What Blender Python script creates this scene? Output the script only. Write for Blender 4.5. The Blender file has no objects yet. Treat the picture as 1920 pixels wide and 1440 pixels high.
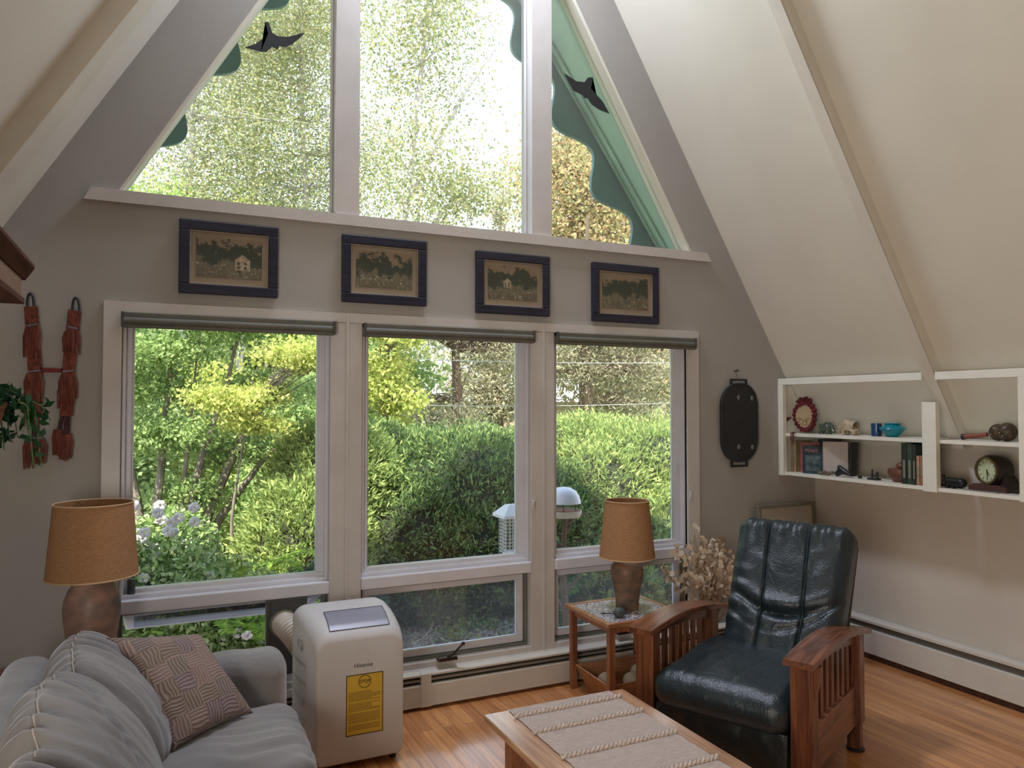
import bpy, bmesh, math, random
import numpy as np
from mathutils import Vector, Matrix, noise, Euler

random.seed(7); rng = np.random.default_rng(11)
sc = bpy.context.scene
COL = sc.collection

# ---------------------------------------------------------------- camera
cam_d = bpy.data.cameras.new('camera'); cam = bpy.data.objects.new('camera', cam_d); COL.objects.link(cam)
sc.camera = cam
cam_d.sensor_fit = 'HORIZONTAL'; cam_d.sensor_width = 36.0
cam_d.lens = 1420.0 / 1920.0 * 36.0
cam_d.clip_end = 300
cam.location = (0, 0, 1.60)
yaw = math.radians(25.1); pit = math.atan(41 / 1420.0)
cam.rotation_euler = Euler((math.pi / 2 + pit, 0, -yaw), 'XYZ')

# ---------------------------------------------------------------- view
sc.view_settings.view_transform = 'Standard'
sc.view_settings.look = 'None'
sc.view_settings.gamma = 1.0
sc.view_settings.use_curve_mapping = False
sc.view_settings.exposure = 0.0

# ---------------------------------------------------------------- sky
world = bpy.data.worlds.new('sky'); sc.world = world; world.use_nodes = True
wn = world.node_tree; wn.nodes.clear()
wo = wn.nodes.new('ShaderNodeOutputWorld'); wb = wn.nodes.new('ShaderNodeBackground')
wt = wn.nodes.new('ShaderNodeTexCoord'); wsx = wn.nodes.new('ShaderNodeSeparateXYZ')
wr = wn.nodes.new('ShaderNodeValToRGB')
wn.links.new(wt.outputs['Generated'], wsx.inputs[0]); wn.links.new(wsx.outputs['Z'], wr.inputs[0])
wr.color_ramp.elements[0].position = 0.0; wr.color_ramp.elements[0].color = (0.93, 0.95, 1.0, 1)
wr.color_ramp.elements[1].position = 0.75; wr.color_ramp.elements[1].color = (0.50, 0.66, 1.0, 1)
wn.links.new(wr.outputs[0], wb.inputs[0]); wb.inputs[1].default_value = 3.1
wn.links.new(wb.outputs[0], wo.inputs[0])

# ---------------------------------------------------------------- sun (high, from behind the house and to the left)
sun_d = bpy.data.lights.new('sun', 'SUN'); sun = bpy.data.objects.new('sun', sun_d); COL.objects.link(sun)
sun_d.energy = 14.5; sun_d.angle = math.radians(0.6); sun_d.color = (1.0, 0.95, 0.82)
sun.rotation_euler = Vector((2.35, 2.65, -5.0)).to_track_quat('-Z', 'Y').to_euler()
sun.location = (-6, -8, 14)

# area lamps added as fill, with no real source in the room
def area(name, loc, look, sx, sy, power, col):
    d = bpy.data.lights.new(name, 'AREA'); d.shape = 'RECTANGLE'; d.size = sx; d.size_y = sy
    d.energy = power; d.color = col
    o = bpy.data.objects.new(name, d); COL.objects.link(o); o.location = loc
    o.rotation_euler = (Vector(look) - Vector(loc)).to_track_quat('-Z', 'Y').to_euler()
    return o
area('left_fill', (-.90, .15, 1.35), (4.1, 1.3, 1.9), 1.3, 1.2, 66, (1.0, 0.92, 0.80))  # added fill toward the right wall and slope; no window here
area('rear_left_fill', (-.95, -2.4, 1.5), (2.4, 3.9, .9), 1.0, 1.5, 6, (1.0, 0.93, 0.86))  # weak fill lamp added behind the camera
# lamp added under the gable peak, standing in for sky light, out of view
area('gable_peak_fill', (1.47, 3.62, 4.85), (1.3, 1.3, 0), .5, .4, 92, (.76, .83, 1.0))

# ================================================================ helpers
def sock(node, *names):
    for n in names:
        if n in node.inputs: return node.inputs[n]
    return None

MATS = {}
def mat(name, col, rough=0.6, spec=0.5, metal=0.0, var=0.0, vscale=8.0, bump=0.0, bscale=60.0, coat=0.0,
        stretch=(1, 1, 1), col2=None, sheen=0.0, trans=0.0):
    """principled surface with a noise driven colour variation and bump"""
    if name in MATS: return MATS[name]
    m = bpy.data.materials.new(name); m.use_nodes = True; nt = m.node_tree
    b = nt.nodes['Principled BSDF']
    b.inputs['Base Color'].default_value = (*col, 1)
    b.inputs['Roughness'].default_value = rough
    sock(b, 'Specular IOR Level', 'Specular').default_value = spec
    b.inputs['Metallic'].default_value = metal
    if coat: sock(b, 'Coat Weight', 'Clearcoat').default_value = coat; sock(b, 'Coat Roughness', 'Clearcoat Roughness').default_value = 0.15
    if sheen: sock(b, 'Sheen Weight', 'Sheen').default_value = sheen
    tc = nt.nodes.new('ShaderNodeTexCoord'); mp = nt.nodes.new('ShaderNodeMapping')
    mp.inputs['Scale'].default_value = stretch
    nt.links.new(tc.outputs['Object'], mp.inputs[0])
    if var or col2:
        n = nt.nodes.new('ShaderNodeTexNoise'); n.inputs['Scale'].default_value = vscale; n.inputs['Detail'].default_value = 5
        nt.links.new(mp.outputs[0], n.inputs[0])
        r = nt.nodes.new('ShaderNodeValToRGB')
        c2 = col2 if col2 else tuple(min(1, c * (1 + var)) for c in col)
        c1 = col if col2 else tuple(c * (1 - var) for c in col)
        r.color_ramp.elements[0].position = 0.35; r.color_ramp.elements[0].color = (*c1, 1)
        r.color_ramp.elements[1].position = 0.65; r.color_ramp.elements[1].color = (*c2, 1)
        nt.links.new(n.outputs[0], r.inputs[0]); nt.links.new(r.outputs[0], b.inputs['Base Color'])
    if bump:
        n2 = nt.nodes.new('ShaderNodeTexNoise'); n2.inputs['Scale'].default_value = bscale; n2.inputs['Detail'].default_value = 4
        nt.links.new(mp.outputs[0], n2.inputs[0])
        bp = nt.nodes.new('ShaderNodeBump'); bp.inputs['Strength'].default_value = bump; bp.inputs['Distance'].default_value = 0.01
        nt.links.new(n2.outputs[0], bp.inputs['Height']); nt.links.new(bp.outputs[0], b.inputs['Normal'])
    MATS[name] = m
    return m

def wood(name, c1, c2, rough=0.4, axis='z', scale=14.0, coat=0.0):
    """grained wood; grain runs along the given axis"""
    if name in MATS: return MATS[name]
    m = bpy.data.materials.new(name); m.use_nodes = True; nt = m.node_tree; b = nt.nodes['Principled BSDF']
    tc = nt.nodes.new('ShaderNodeTexCoord'); mp = nt.nodes.new('ShaderNodeMapping')
    st = {'x': (.08, 1, 1), 'y': (1, .08, 1), 'z': (1, 1, .08)}[axis]
    mp.inputs['Scale'].default_value = st
    nt.links.new(tc.outputs['Object'], mp.inputs[0])
    n = nt.nodes.new('ShaderNodeTexNoise'); n.inputs['Scale'].default_value = scale * 2.2; n.inputs['Detail'].default_value = 8
    n.inputs['Distortion'].default_value = 1.4
    nt.links.new(mp.outputs[0], n.inputs[0])
    r = nt.nodes.new('ShaderNodeValToRGB')
    r.color_ramp.elements[0].position = 0.36; r.color_ramp.elements[0].color = (*c1, 1)
    r.color_ramp.elements[1].position = 0.62; r.color_ramp.elements[1].color = (*c2, 1)
    nt.links.new(n.outputs[0], r.inputs[0]); nt.links.new(r.outputs[0], b.inputs['Base Color'])
    b.inputs['Roughness'].default_value = rough
    if coat: sock(b, 'Coat Weight', 'Clearcoat').default_value = coat; sock(b, 'Coat Roughness', 'Clearcoat Roughness').default_value = 0.2
    bp = nt.nodes.new('ShaderNodeBump'); bp.inputs['Strength'].default_value = 0.15; bp.inputs['Distance'].default_value = 0.004
    nt.links.new(n.outputs[0], bp.inputs['Height']); nt.links.new(bp.outputs[0], b.inputs['Normal'])
    MATS[name] = m
    return m

def leafmat(name, cols, transl=0.45, rough=0.5):
    """leaf with a colour picked per leaf, partly translucent"""
    if name in MATS: return MATS[name]
    m = bpy.data.materials.new(name); m.use_nodes = True; nt = m.node_tree; nt.nodes.clear()
    out = nt.nodes.new('ShaderNodeOutputMaterial')
    g = nt.nodes.new('ShaderNodeNewGeometry'); r = nt.nodes.new('ShaderNodeValToRGB')
    r.color_ramp.interpolation = 'LINEAR'
    els = r.color_ramp.elements
    while len(els) < len(cols): els.new(0.5)
    for i, c in enumerate(cols):
        els[i].position = i / (len(cols) - 1); els[i].color = (*c, 1)
    nt.links.new(g.outputs['Random Per Island'], r.inputs[0])
    d = nt.nodes.new('ShaderNodeBsdfDiffuse'); t = nt.nodes.new('ShaderNodeBsdfTranslucent')
    mx = nt.nodes.new('ShaderNodeMixShader'); mx.inputs[0].default_value = transl
    nt.links.new(r.outputs[0], d.inputs[0]); nt.links.new(r.outputs[0], t.inputs[0])
    nt.links.new(d.outputs[0], mx.inputs[1]); nt.links.new(t.outputs[0], mx.inputs[2])
    nt.links.new(mx.outputs[0], out.inputs[0])
    MATS[name] = m
    return m

def glassmat(name, tint=(0.96, 0.98, 0.97), refl=0.06, haze=0.0):
    m = bpy.data.materials.new(name); m.use_nodes = True; nt = m.node_tree; nt.nodes.clear()
    out = nt.nodes.new('ShaderNodeOutputMaterial')
    t = nt.nodes.new('ShaderNodeBsdfTransparent'); t.inputs[0].default_value = (*tint, 1)
    g = nt.nodes.new('ShaderNodeBsdfGlossy'); g.inputs['Roughness'].default_value = 0.02
    fr = nt.nodes.new('ShaderNodeFresnel'); fr.inputs[0].default_value = 1.45
    mul = nt.nodes.new('ShaderNodeMath'); mul.operation = 'MULTIPLY'; mul.inputs[1].default_value = refl / 0.045
    nt.links.new(fr.outputs[0], mul.inputs[0])
    mx = nt.nodes.new('ShaderNodeMixShader'); nt.links.new(mul.outputs[0], mx.inputs[0])
    nt.links.new(t.outputs[0], mx.inputs[1]); nt.links.new(g.outputs[0], mx.inputs[2])
    last = mx
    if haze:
        # pale film standing in for reflections, thicker in blotches
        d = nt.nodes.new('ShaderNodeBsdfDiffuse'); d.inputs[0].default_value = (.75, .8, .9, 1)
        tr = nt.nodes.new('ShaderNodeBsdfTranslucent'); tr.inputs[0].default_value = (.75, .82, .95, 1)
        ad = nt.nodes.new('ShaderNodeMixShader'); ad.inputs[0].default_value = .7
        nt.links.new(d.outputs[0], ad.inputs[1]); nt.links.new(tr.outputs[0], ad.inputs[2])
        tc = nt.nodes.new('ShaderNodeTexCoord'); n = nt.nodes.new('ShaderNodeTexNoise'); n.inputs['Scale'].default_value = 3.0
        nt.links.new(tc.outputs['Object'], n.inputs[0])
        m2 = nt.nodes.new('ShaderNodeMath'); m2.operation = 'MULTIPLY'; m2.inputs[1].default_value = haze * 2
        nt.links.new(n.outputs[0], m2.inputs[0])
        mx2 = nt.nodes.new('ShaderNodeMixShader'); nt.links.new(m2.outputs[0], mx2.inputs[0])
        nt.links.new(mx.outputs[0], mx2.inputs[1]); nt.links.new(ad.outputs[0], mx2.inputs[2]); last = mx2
    nt.links.new(last.outputs[0], out.inputs[0])
    return m

# ---- mesh building
def B(): return bmesh.new()

def box(bm, x0, x1, y0, y1, z0, z1, bevel=0.0, M=None, seg=2):
    xs = sorted((x0, x1)); ys = sorted((y0, y1)); zs = sorted((z0, z1))
    v = [bm.verts.new((x, y, z)) for x in xs for y in ys for z in zs]
    q = [(0, 1, 3, 2), (4, 6, 7, 5), (0, 4, 5, 1), (2, 3, 7, 6), (0, 2, 6, 4), (1, 5, 7, 3)]
    f = [bm.faces.new([v[i] for i in a]) for a in q]
    vs = v
    if bevel:
        es = list({e for ff in f for e in ff.edges})
        r = bmesh.ops.bevel(bm, geom=es, offset=bevel, segments=seg, profile=0.5, affect='EDGES')
        vs = list({vv for ff in r['faces'] for vv in ff.verts} | {vv for vv in v if vv.is_valid})
    if M is not None: bmesh.ops.transform(bm, matrix=M, verts=vs)
    return vs

def prism(bm, pts, axis, a, b, M=None):
    """extrude a 2-D outline along an axis; pts are the two other coordinates in order"""
    def mk(p, t):
        if axis == 'x': return (t, p[0], p[1])
        if axis == 'y': return (p[0], t, p[1])
        return (p[0], p[1], t)
    va = [bm.verts.new(mk(p, a)) for p in pts]; vb = [bm.verts.new(mk(p, b)) for p in pts]
    n = len(pts)
    fs = [bm.faces.new(va), bm.faces.new(vb[::-1])]
    for i in range(n):
        fs.append(bm.faces.new((va[i], vb[i], vb[(i + 1) % n], va[(i + 1) % n])))
    if M is not None: bmesh.ops.transform(bm, matrix=M, verts=va + vb)
    return va + vb

def tube(bm, pts, rad, seg=8, cap=True, closed=False):
    pts = [Vector(p) for p in pts]
    if not hasattr(rad, '__len__'): rad = [rad] * len(pts)
    rings = []; n = len(pts); up = Vector((0, 0, 1))
    prev = None
    for i, p in enumerate(pts):
        if closed: t = pts[(i + 1) % n] - pts[i - 1]
        else: t = pts[min(i + 1, n - 1)] - pts[max(i - 1, 0)]
        if t.length < 1e-9: t = Vector((0, 0, 1))
        t.normalize()
        if prev is None:
            a = t.cross(up)
            if a.length < 0.05: a = t.cross(Vector((1, 0, 0)))
        else:
            a = prev - t * prev.dot(t)
            if a.length < 1e-6: a = t.orthogonal()
        a.normalize(); prev = a; b = t.cross(a)
        rings.append([bm.verts.new(p + (a * math.cos(2 * math.pi * k / seg) + b * math.sin(2 * math.pi * k / seg)) * rad[i]) for k in range(seg)])
    m = n if closed else n - 1
    for i in range(m):
        r0, r1 = rings[i], rings[(i + 1) % n]
        for k in range(seg):
            bm.faces.new((r0[k], r0[(k + 1) % seg], r1[(k + 1) % seg], r1[k]))
    if cap and not closed:
        bm.faces.new(rings[0][::-1]); bm.faces.new(rings[-1])

def lathe(bm, prof, c=(0, 0, 0), seg=32, M=None, closed_ends=True):
    rings = []
    for r, z in prof:
        rings.append([bm.verts.new((c[0] + r * math.cos(2 * math.pi * k / seg), c[1] + r * math.sin(2 * math.pi * k / seg), c[2] + z)) for k in range(seg)])
    for i in range(len(prof) - 1):
        for k in range(seg):
            bm.faces.new((rings[i][k], rings[i][(k + 1) % seg], rings[i + 1][(k + 1) % seg], rings[i + 1][k]))
    if closed_ends:
        bm.faces.new(rings[0][::-1]); bm.faces.new(rings[-1])
    if M is not None: bmesh.ops.transform(bm, matrix=M, verts=[v for r in rings for v in r])

def ball(bm, c, r, su=16, sv=10, M=None):
    rx, ry, rz = r if hasattr(r, '__len__') else (r, r, r)
    res = bmesh.ops.create_uvsphere(bm, u_segments=su, v_segments=sv, radius=1.0)
    T = Matrix.Translation(c) @ Matrix.Diagonal((rx, ry, rz, 1))
    if M is not None: T = M @ T
    bmesh.ops.transform(bm, matrix=T, verts=res['verts'])

def surf(bm, f, nu, nv, cu=False, cv=False):
    vs = [[bm.verts.new(f(i / (nu if cu else nu - 1), j / (nv if cv else nv - 1))) for j in range(nv)] for i in range(nu)]
    for i in range(nu if cu else nu - 1):
        for j in range(nv if cv else nv - 1):
            a, b_, c, d = vs[i][j], vs[(i + 1) % nu][j], vs[(i + 1) % nu][(j + 1) % nv], vs[i][(j + 1) % nv]
            bm.faces.new((a, b_, c, d))
    return vs

ROOTM = {}
def obj(name, bm, m, parent=None, local=False, smooth=True, angle=40):
    """link a bmesh as one object; world coordinates are moved into the parent's space"""
    if parent is not None and not local:
        bmesh.ops.transform(bm, matrix=ROOTM[parent.name].inverted(), verts=bm.verts[:])
    bmesh.ops.recalc_face_normals(bm, faces=bm.faces[:])
    me = bpy.data.meshes.new(name); bm.to_mesh(me); bm.free()
    if m is not None: me.materials.append(m)
    if smooth:
        me.polygons.foreach_set('use_smooth', [True] * len(me.polygons))
        try: me.set_sharp_from_angle(angle=math.radians(angle))
        except Exception: pass
    o = bpy.data.objects.new(name, me); COL.objects.link(o)
    if parent is not None:
        o.parent = parent; ROOTM[o.name] = ROOTM[parent.name].copy()
    else:
        ROOTM[o.name] = Matrix.Identity(4)
    return o

def tag(o, label, cat, group=None, kind=None):
    o['label'] = label; o['category'] = cat
    if group: o['group'] = group
    if kind: o['kind'] = kind
    return o

def thing(name, label, cat, loc=(0, 0, 0), rz=0.0, group=None):
    o = bpy.data.objects.new(name, None); COL.objects.link(o)
    o.empty_display_size = 0.05
    o.location = loc; o.rotation_euler = (0, 0, rz)
    ROOTM[o.name] = Matrix.Translation(loc) @ Matrix.Rotation(rz, 4, 'Z')
    return tag(o, label, cat, group)

def struct(name, bm, m, parent=None, **k):
    o = obj(name, bm, m, parent, **k)
    if parent is None: o['kind'] = 'structure'
    return o

def solo(name, bm, m, label, cat, group=None, base=None, **k):
    """a thing that is one mesh, with its origin at its base"""
    if base is not None:
        bmesh.ops.transform(bm, matrix=Matrix.Translation(Vector(base)).inverted(), verts=bm.verts[:])
    o = obj(name, bm, m, None, **k)
    if base is not None: o.location = base; ROOTM[o.name] = Matrix.Translation(base)
    return tag(o, label, cat, group)

def text(name, body, size, M, m, parent, extrude=0.0006):
    """lettering as a mesh, M places it in world space"""
    cu = bpy.data.curves.new('lettering', 'FONT'); cu.body = body; cu.size = size; cu.extrude = extrude
    cu.align_x = 'CENTER'; cu.align_y = 'CENTER'
    t = bpy.data.objects.new('lettering', cu); COL.objects.link(t)
    bpy.context.view_layer.update()
    dg = bpy.context.evaluated_depsgraph_get()
    me = bpy.data.meshes.new_from_object(t.evaluated_get(dg))
    bpy.data.objects.remove(t)
    bm = bmesh.new(); bm.from_mesh(me); bpy.data.meshes.remove(me)
    bmesh.ops.transform(bm, matrix=M, verts=bm.verts[:])
    return obj(name, bm, m, parent, smooth=False)

FACE_Y = Matrix.Rotation(math.pi / 2, 4, 'X')          # text facing -y
def n3(x, y, z): return noise.noise(Vector((x, y, z)))

# ---- leaves as numpy quads
def leaf_arrays(P, L, W, D=None, spread=1.0, fold=0.0):
    """P centres (N,3), L/W sizes; D preferred leaf direction"""
    N = len(P)
    d = rng.normal(size=(N, 3))
    if D is not None: d = D + d * spread
    d /= np.linalg.norm(d, axis=1)[:, None] + 1e-9
    r = rng.normal(size=(N, 3)); s = np.cross(d, r); s /= np.linalg.norm(s, axis=1)[:, None] + 1e-9
    L = np.broadcast_to(L, (N,))[:, None]; W = np.broadcast_to(W, (N,))[:, None]
    v = np.empty((N, 4, 3))
    v[:, 0] = P - d * L * .5; v[:, 1] = P + s * W * .5; v[:, 2] = P + d * L * .5; v[:, 3] = P - s * W * .5
    return v.reshape(-1, 3)

def quadmesh(name, verts, m, parent=None, base=None):
    if parent is not None:
        Mi = np.array(ROOTM[parent.name].inverted()); verts = verts @ Mi[:3, :3].T + Mi[:3, 3]
    elif base is not None: verts = verts - np.array(base)
    N = len(verts) // 4
    me = bpy.data.meshes.new(name)
    me.vertices.add(N * 4); me.vertices.foreach_set('co', verts.astype(np.float32).ravel())
    me.loops.add(N * 4); me.loops.foreach_set('vertex_index', np.arange(N * 4, dtype=np.int32))
    me.polygons.add(N); me.polygons.foreach_set('loop_start', np.arange(0, N * 4, 4, dtype=np.int32))
    try: me.polygons.foreach_set('loop_total', np.full(N, 4, dtype=np.int32))
    except Exception: pass
    me.update(calc_edges=True); me.validate()
    me.materials.append(m)
    o = bpy.data.objects.new(name, me); COL.objects.link(o)
    if parent is not None: o.parent = parent; ROOTM[o.name] = ROOTM[parent.name].copy()
    elif base is not None: o.location = base
    return o

def blob(c, r, n, shell=0.55):
    """points in an ellipsoid, gathered towards its outside"""
    d = rng.normal(size=(n, 3)); d /= np.linalg.norm(d, axis=1)[:, None]
    t = (shell + (1 - shell) * rng.random(n)) ** 1.0
    return np.array(c) + d * t[:, None] * np.array(r), d

# ================================================================ materials
def wallmat(name, col, groove=True):
    m = mat(name, col, rough=0.7, spec=0.3, var=0.03, vscale=2.0)
    nt = m.node_tree; b = nt.nodes['Principled BSDF']
    tc = nt.nodes.new('ShaderNodeTexCoord')
    n = nt.nodes.new('ShaderNodeTexNoise'); n.inputs['Scale'].default_value = 90; n.inputs['Detail'].default_value = 3
    nt.links.new(tc.outputs['Object'], n.inputs[0])
    bp = nt.nodes.new('ShaderNodeBump'); bp.inputs['Strength'].default_value = 0.12; bp.inputs['Distance'].default_value = 0.003
    nt.links.new(n.outputs[0], bp.inputs['Height']); nt.links.new(bp.outputs[0], b.inputs['Normal'])
    return m
M_wall = wallmat('dimmed_panelling_paint', (.37, .353, .33)); M_wallr = wallmat('lit_wall_paint', (.58, .53, .46))  # one paint split in two: darkened where dim, lightened on the lit right wall
M_ceil = wallmat('ceiling_paint', (.69, .66, .565))
M_trim = mat('trim_paint', (.56, .53, .51), rough=.38, var=.04, vscale=6, bump=.05, bscale=30)
M_shelf = mat('shelf_paint', (.74, .72, .63), rough=.4, var=.03)
M_green = mat('green_soffit_paint', (.36, .55, .42), rough=.6, var=.06, vscale=5)
M_green2 = mat('green_fascia_paint', (.17, .31, .31), rough=.6, var=.06, vscale=5)
M_glass = glassmat('window_glass'); M_hazy = glassmat('hazy_glass', haze=.05, refl=.06)
M_black = mat('black_paint', (.012, .012, .016), rough=.5)
M_dark = mat('dark_gap', (.02, .018, .016), rough=.8)
M_heater = mat('heater_enamel', (.60, .57, .51), rough=.4, var=.03)
M_blind = mat('blind_fabric', (.115, .11, .09), rough=.7, var=.08, vscale=20)
M_bronze = mat('bronze_hardware', (.05, .03, .03), rough=.35, metal=.6)
M_mission = wood('mission_oak', (.065, .020, .010), (.21, .072, .032), rough=.35, axis='z', coat=.25)
M_missiony = wood('mission_oak_long', (.085, .027, .013), (.25, .09, .04), rough=.33, axis='y', coat=.3)
M_coffee = wood('coffee_table_oak', (.36, .19, .11), (.54, .31, .18), rough=.22, axis='y', coat=1.0)
M_coffee_leg = wood('coffee_table_leg_oak', (.16, .055, .03), (.30, .12, .06), rough=.35, axis='z')
M_side = wood('side_table_wood', (.20, .07, .035), (.36, .15, .07), rough=.35, axis='z', coat=.2)
M_shade = mat('burlap_shade', (.38, .205, .10), rough=.85, var=.12, vscale=60, bump=.4, bscale=250, stretch=(1, 1, 3), spec=.2)

# floor: oak strips running toward the windows
def floormat():
    m = bpy.data.materials.new('oak_strip_floor'); m.use_nodes = True; nt = m.node_tree; b = nt.nodes['Principled BSDF']
    tc = nt.nodes.new('ShaderNodeTexCoord'); mp = nt.nodes.new('ShaderNodeMapping')
    mp.inputs['Rotation'].default_value = (0, 0, math.pi / 2)
    nt.links.new(tc.outputs['Object'], mp.inputs[0])
    br = nt.nodes.new('ShaderNodeTexBrick')
    br.inputs['Color1'].default_value = (.54, .215, .070, 1); br.inputs['Color2'].default_value = (.80, .38, .14, 1)
    br.inputs['Mortar'].default_value = (.12, .05, .02, 1)
    br.inputs['Scale'].default_value = 1.0; br.inputs['Mortar Size'].default_value = .0012; br.inputs['Mortar Smooth'].default_value = .3
    br.inputs['Brick Width'].default_value = .9; br.inputs['Row Height'].default_value = .057; br.offset = .37; br.inputs['Bias'].default_value = -.1
    nt.links.new(mp.outputs[0], br.inputs[0])
    mp2 = nt.nodes.new('ShaderNodeMapping'); mp2.inputs['Scale'].default_value = (1, .07, 1)
    nt.links.new(tc.outputs['Object'], mp2.inputs[0])
    n = nt.nodes.new('ShaderNodeTexNoise'); n.inputs['Scale'].default_value = 45; n.inputs['Detail'].default_value = 7; n.inputs['Distortion'].default_value = 1.2
    nt.links.new(mp2.outputs[0], n.inputs[0])
    r = nt.nodes.new('ShaderNodeValToRGB'); r.color_ramp.elements[0].position = .32; r.color_ramp.elements[0].color = (.62, .55, .5, 1)
    r.color_ramp.elements[1].position = .6; r.color_ramp.elements[1].color = (1, 1, 1, 1)
    nt.links.new(n.outputs[0], r.inputs[0])
    mx = nt.nodes.new('ShaderNodeMixRGB'); mx.blend_type = 'MULTIPLY'; mx.inputs[0].default_value = .8
    nt.links.new(br.outputs[0], mx.inputs[1]); nt.links.new(r.outputs[0], mx.inputs[2])
    nt.links.new(mx.outputs[0], b.inputs['Base Color'])
    b.inputs['Roughness'].default_value = .30
    sock(b, 'Coat Weight', 'Clearcoat').default_value = .8; sock(b, 'Coat Roughness', 'Clearcoat Roughness').default_value = .12
    bp = nt.nodes.new('ShaderNodeBump'); bp.inputs['Strength'].default_value = .25; bp.inputs['Distance'].default_value = .002; bp.invert = True
    nt.links.new(br.outputs['Fac'], bp.inputs['Height']); nt.links.new(bp.outputs[0], b.inputs['Normal'])
    return m
M_floor = floormat()

# ================================================================ room shell
CX, SL, AP = 1.47, 1.68, 5.887           # centre line, slope of the A, apex height
def xr(z): return CX + (AP - z) / SL     # right slope
def xl(z): return CX - (AP - z) / SL
WY = 3.91; WT = .15; YB = -4.0
XL, XR = -1.23, 4.17

bm = B(); box(bm, XL - .1, XR + .1, YB, WY + WT, -.12, 0); struct('floor', bm, M_floor, smooth=False)
# side knee walls
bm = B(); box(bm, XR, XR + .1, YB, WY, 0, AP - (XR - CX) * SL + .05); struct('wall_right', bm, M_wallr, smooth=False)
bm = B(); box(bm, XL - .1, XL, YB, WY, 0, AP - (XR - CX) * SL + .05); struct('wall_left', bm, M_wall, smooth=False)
# sloping ceilings, carried on outside as the roof
zk = AP - (XR - CX) * SL
EO = 4.62
def prow(bm):
    """the overhang reaches further out toward the peak"""
    for v in bm.verts:
        if v.co.y > EO - .2: v.co.y += .125 * (v.co.z - 2.77)
bm = B(); prism(bm, [(XR, zk), (CX, AP), (CX, AP + .16), (XR + .085, zk)], 'y', YB, WY + WT); struct('ceiling', bm, M_ceil, smooth=False)
bm = B(); prism(bm, [(XL, zk), (CX, AP), (CX, AP + .16), (XL - .085, zk)], 'y', YB, WY + WT); struct('ceiling_left', bm, M_ceil, smooth=False)
M_roof = mat('roof_shingle', (.12, .11, .10), rough=.9, var=.2)
XE = XR + .9; ze = AP - (XE - CX) * SL
for s, nm in ((1, 'roof'), (-1, 'roof_left')):
    bm = B(); prism(bm, [(CX + s * (XE - CX), ze + .16), (CX, AP + .165), (CX, AP + .25), (CX + s * (XE - CX + .05), ze + .17)], 'y', YB, EO + .05); prow(bm)
    struct(nm, bm, M_roof, smooth=False)
    # green soffit outside the glass
    bm = B(); prism(bm, [(CX + s * (XE - CX), ze), (CX, AP), (CX, AP + .16), (CX + s * (XE - CX), ze + .16)], 'y', WY + WT + .005, EO)
    # battens along the eave
    for d in (.06, .13):
        prism(bm, [(CX + s * (XE - CX - .02), ze), (CX, AP - .035), (CX, AP), (CX + s * (XE - CX), ze)], 'y', EO - d - .018, EO - d)
    prow(bm); struct('soffit' + ('' if s > 0 else '_left'), bm, M_green, smooth=False)
# wall behind the photographer
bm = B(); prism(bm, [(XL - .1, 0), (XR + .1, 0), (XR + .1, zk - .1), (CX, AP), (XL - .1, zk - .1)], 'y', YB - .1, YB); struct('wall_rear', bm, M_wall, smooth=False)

# scalloped green bargeboards hanging under the roof edge
def scallop(s):
    bm = B()
    pts_out = []; pts_in = []
    N = 260
    for i in range(N + 1):
        z = 1.2 + (AP - .1 - 1.2) * i / N
        ph = (z - 3.25) / .485
        w = .5 + .5 * math.cos(2 * math.pi * ph)
        d = .075 + .185 * w
        x0 = CX + s * ((AP - z) / SL)
        # offset at right angles to the slope
        pts_out.append((x0, z)); pts_in.append((x0 - s * d * .86, z - d * .51))
    for y0, y1 in ((EO - .03, EO),):
        va = []; vb = []
        for (ox, oz), (ix, iz) in zip(pts_out, pts_in):
            va.append((bm.verts.new((ox, y0, oz)), bm.verts.new((ix, y0, iz))))
            vb.append((bm.verts.new((ox, y1, oz)), bm.verts.new((ix, y1, iz))))
        for i in range(N):
            bm.faces.new((va[i][0], va[i][1], va[i + 1][1], va[i + 1][0]))
            bm.faces.new((vb[i][0], vb[i + 1][0], vb[i + 1][1], vb[i][1]))
            bm.faces.new((va[i][1], vb[i][1], vb[i + 1][1], va[i + 1][1]))
    prow(bm)
    o = obj('bargeboard', bm, M_green2, smooth=False); o['kind'] = 'structure'
    return o
scallop(1).name = 'trim_7'; scallop(-1).name = 'trim_8'

# gable wall with the window openings left free
ZL0, ZL1, ZU = .195, 2.04, 2.56
OL, OR = -.15, 3.06            # lower opening
def wxr(z): return 3.135 - (z - 2.56) / 1.70     # upper opening's slopes
def wxl(z): return -.195 + (z - 2.56) / 1.70
zt = 2.56 + 1.70 * (3.135 + .195) / 2
bm = B()
Y0, Y1 = WY, WY + WT
prism(bm, [(XL, 0), (OL, 0), (OL, ZL1), (XL, ZL1)], 'y', Y0, Y1)
prism(bm, [(OR, 0), (XR, 0), (XR, zk), (xr(ZL1), ZL1), (OR, ZL1)], 'y', Y0, Y1)
prism(bm, [(OL, 0), (OR, 0), (OR, ZL0), (OL, ZL0)], 'y', Y0, Y1)
prism(bm, [(xl(ZL1), ZL1), (xr(ZL1), ZL1), (xr(ZU), ZU), (xl(ZU), ZU)], 'y', Y0, Y1)
prism(bm, [(xl(ZU), ZU), (wxl(ZU), ZU), (CX, zt), (CX, AP)], 'y', Y0, Y1)
prism(bm, [(wxr(ZU), ZU), (xr(ZU), ZU), (CX, AP), (CX, zt)], 'y', Y0, Y1)
struct('wall_back', bm, M_wall, smooth=False)

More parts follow.
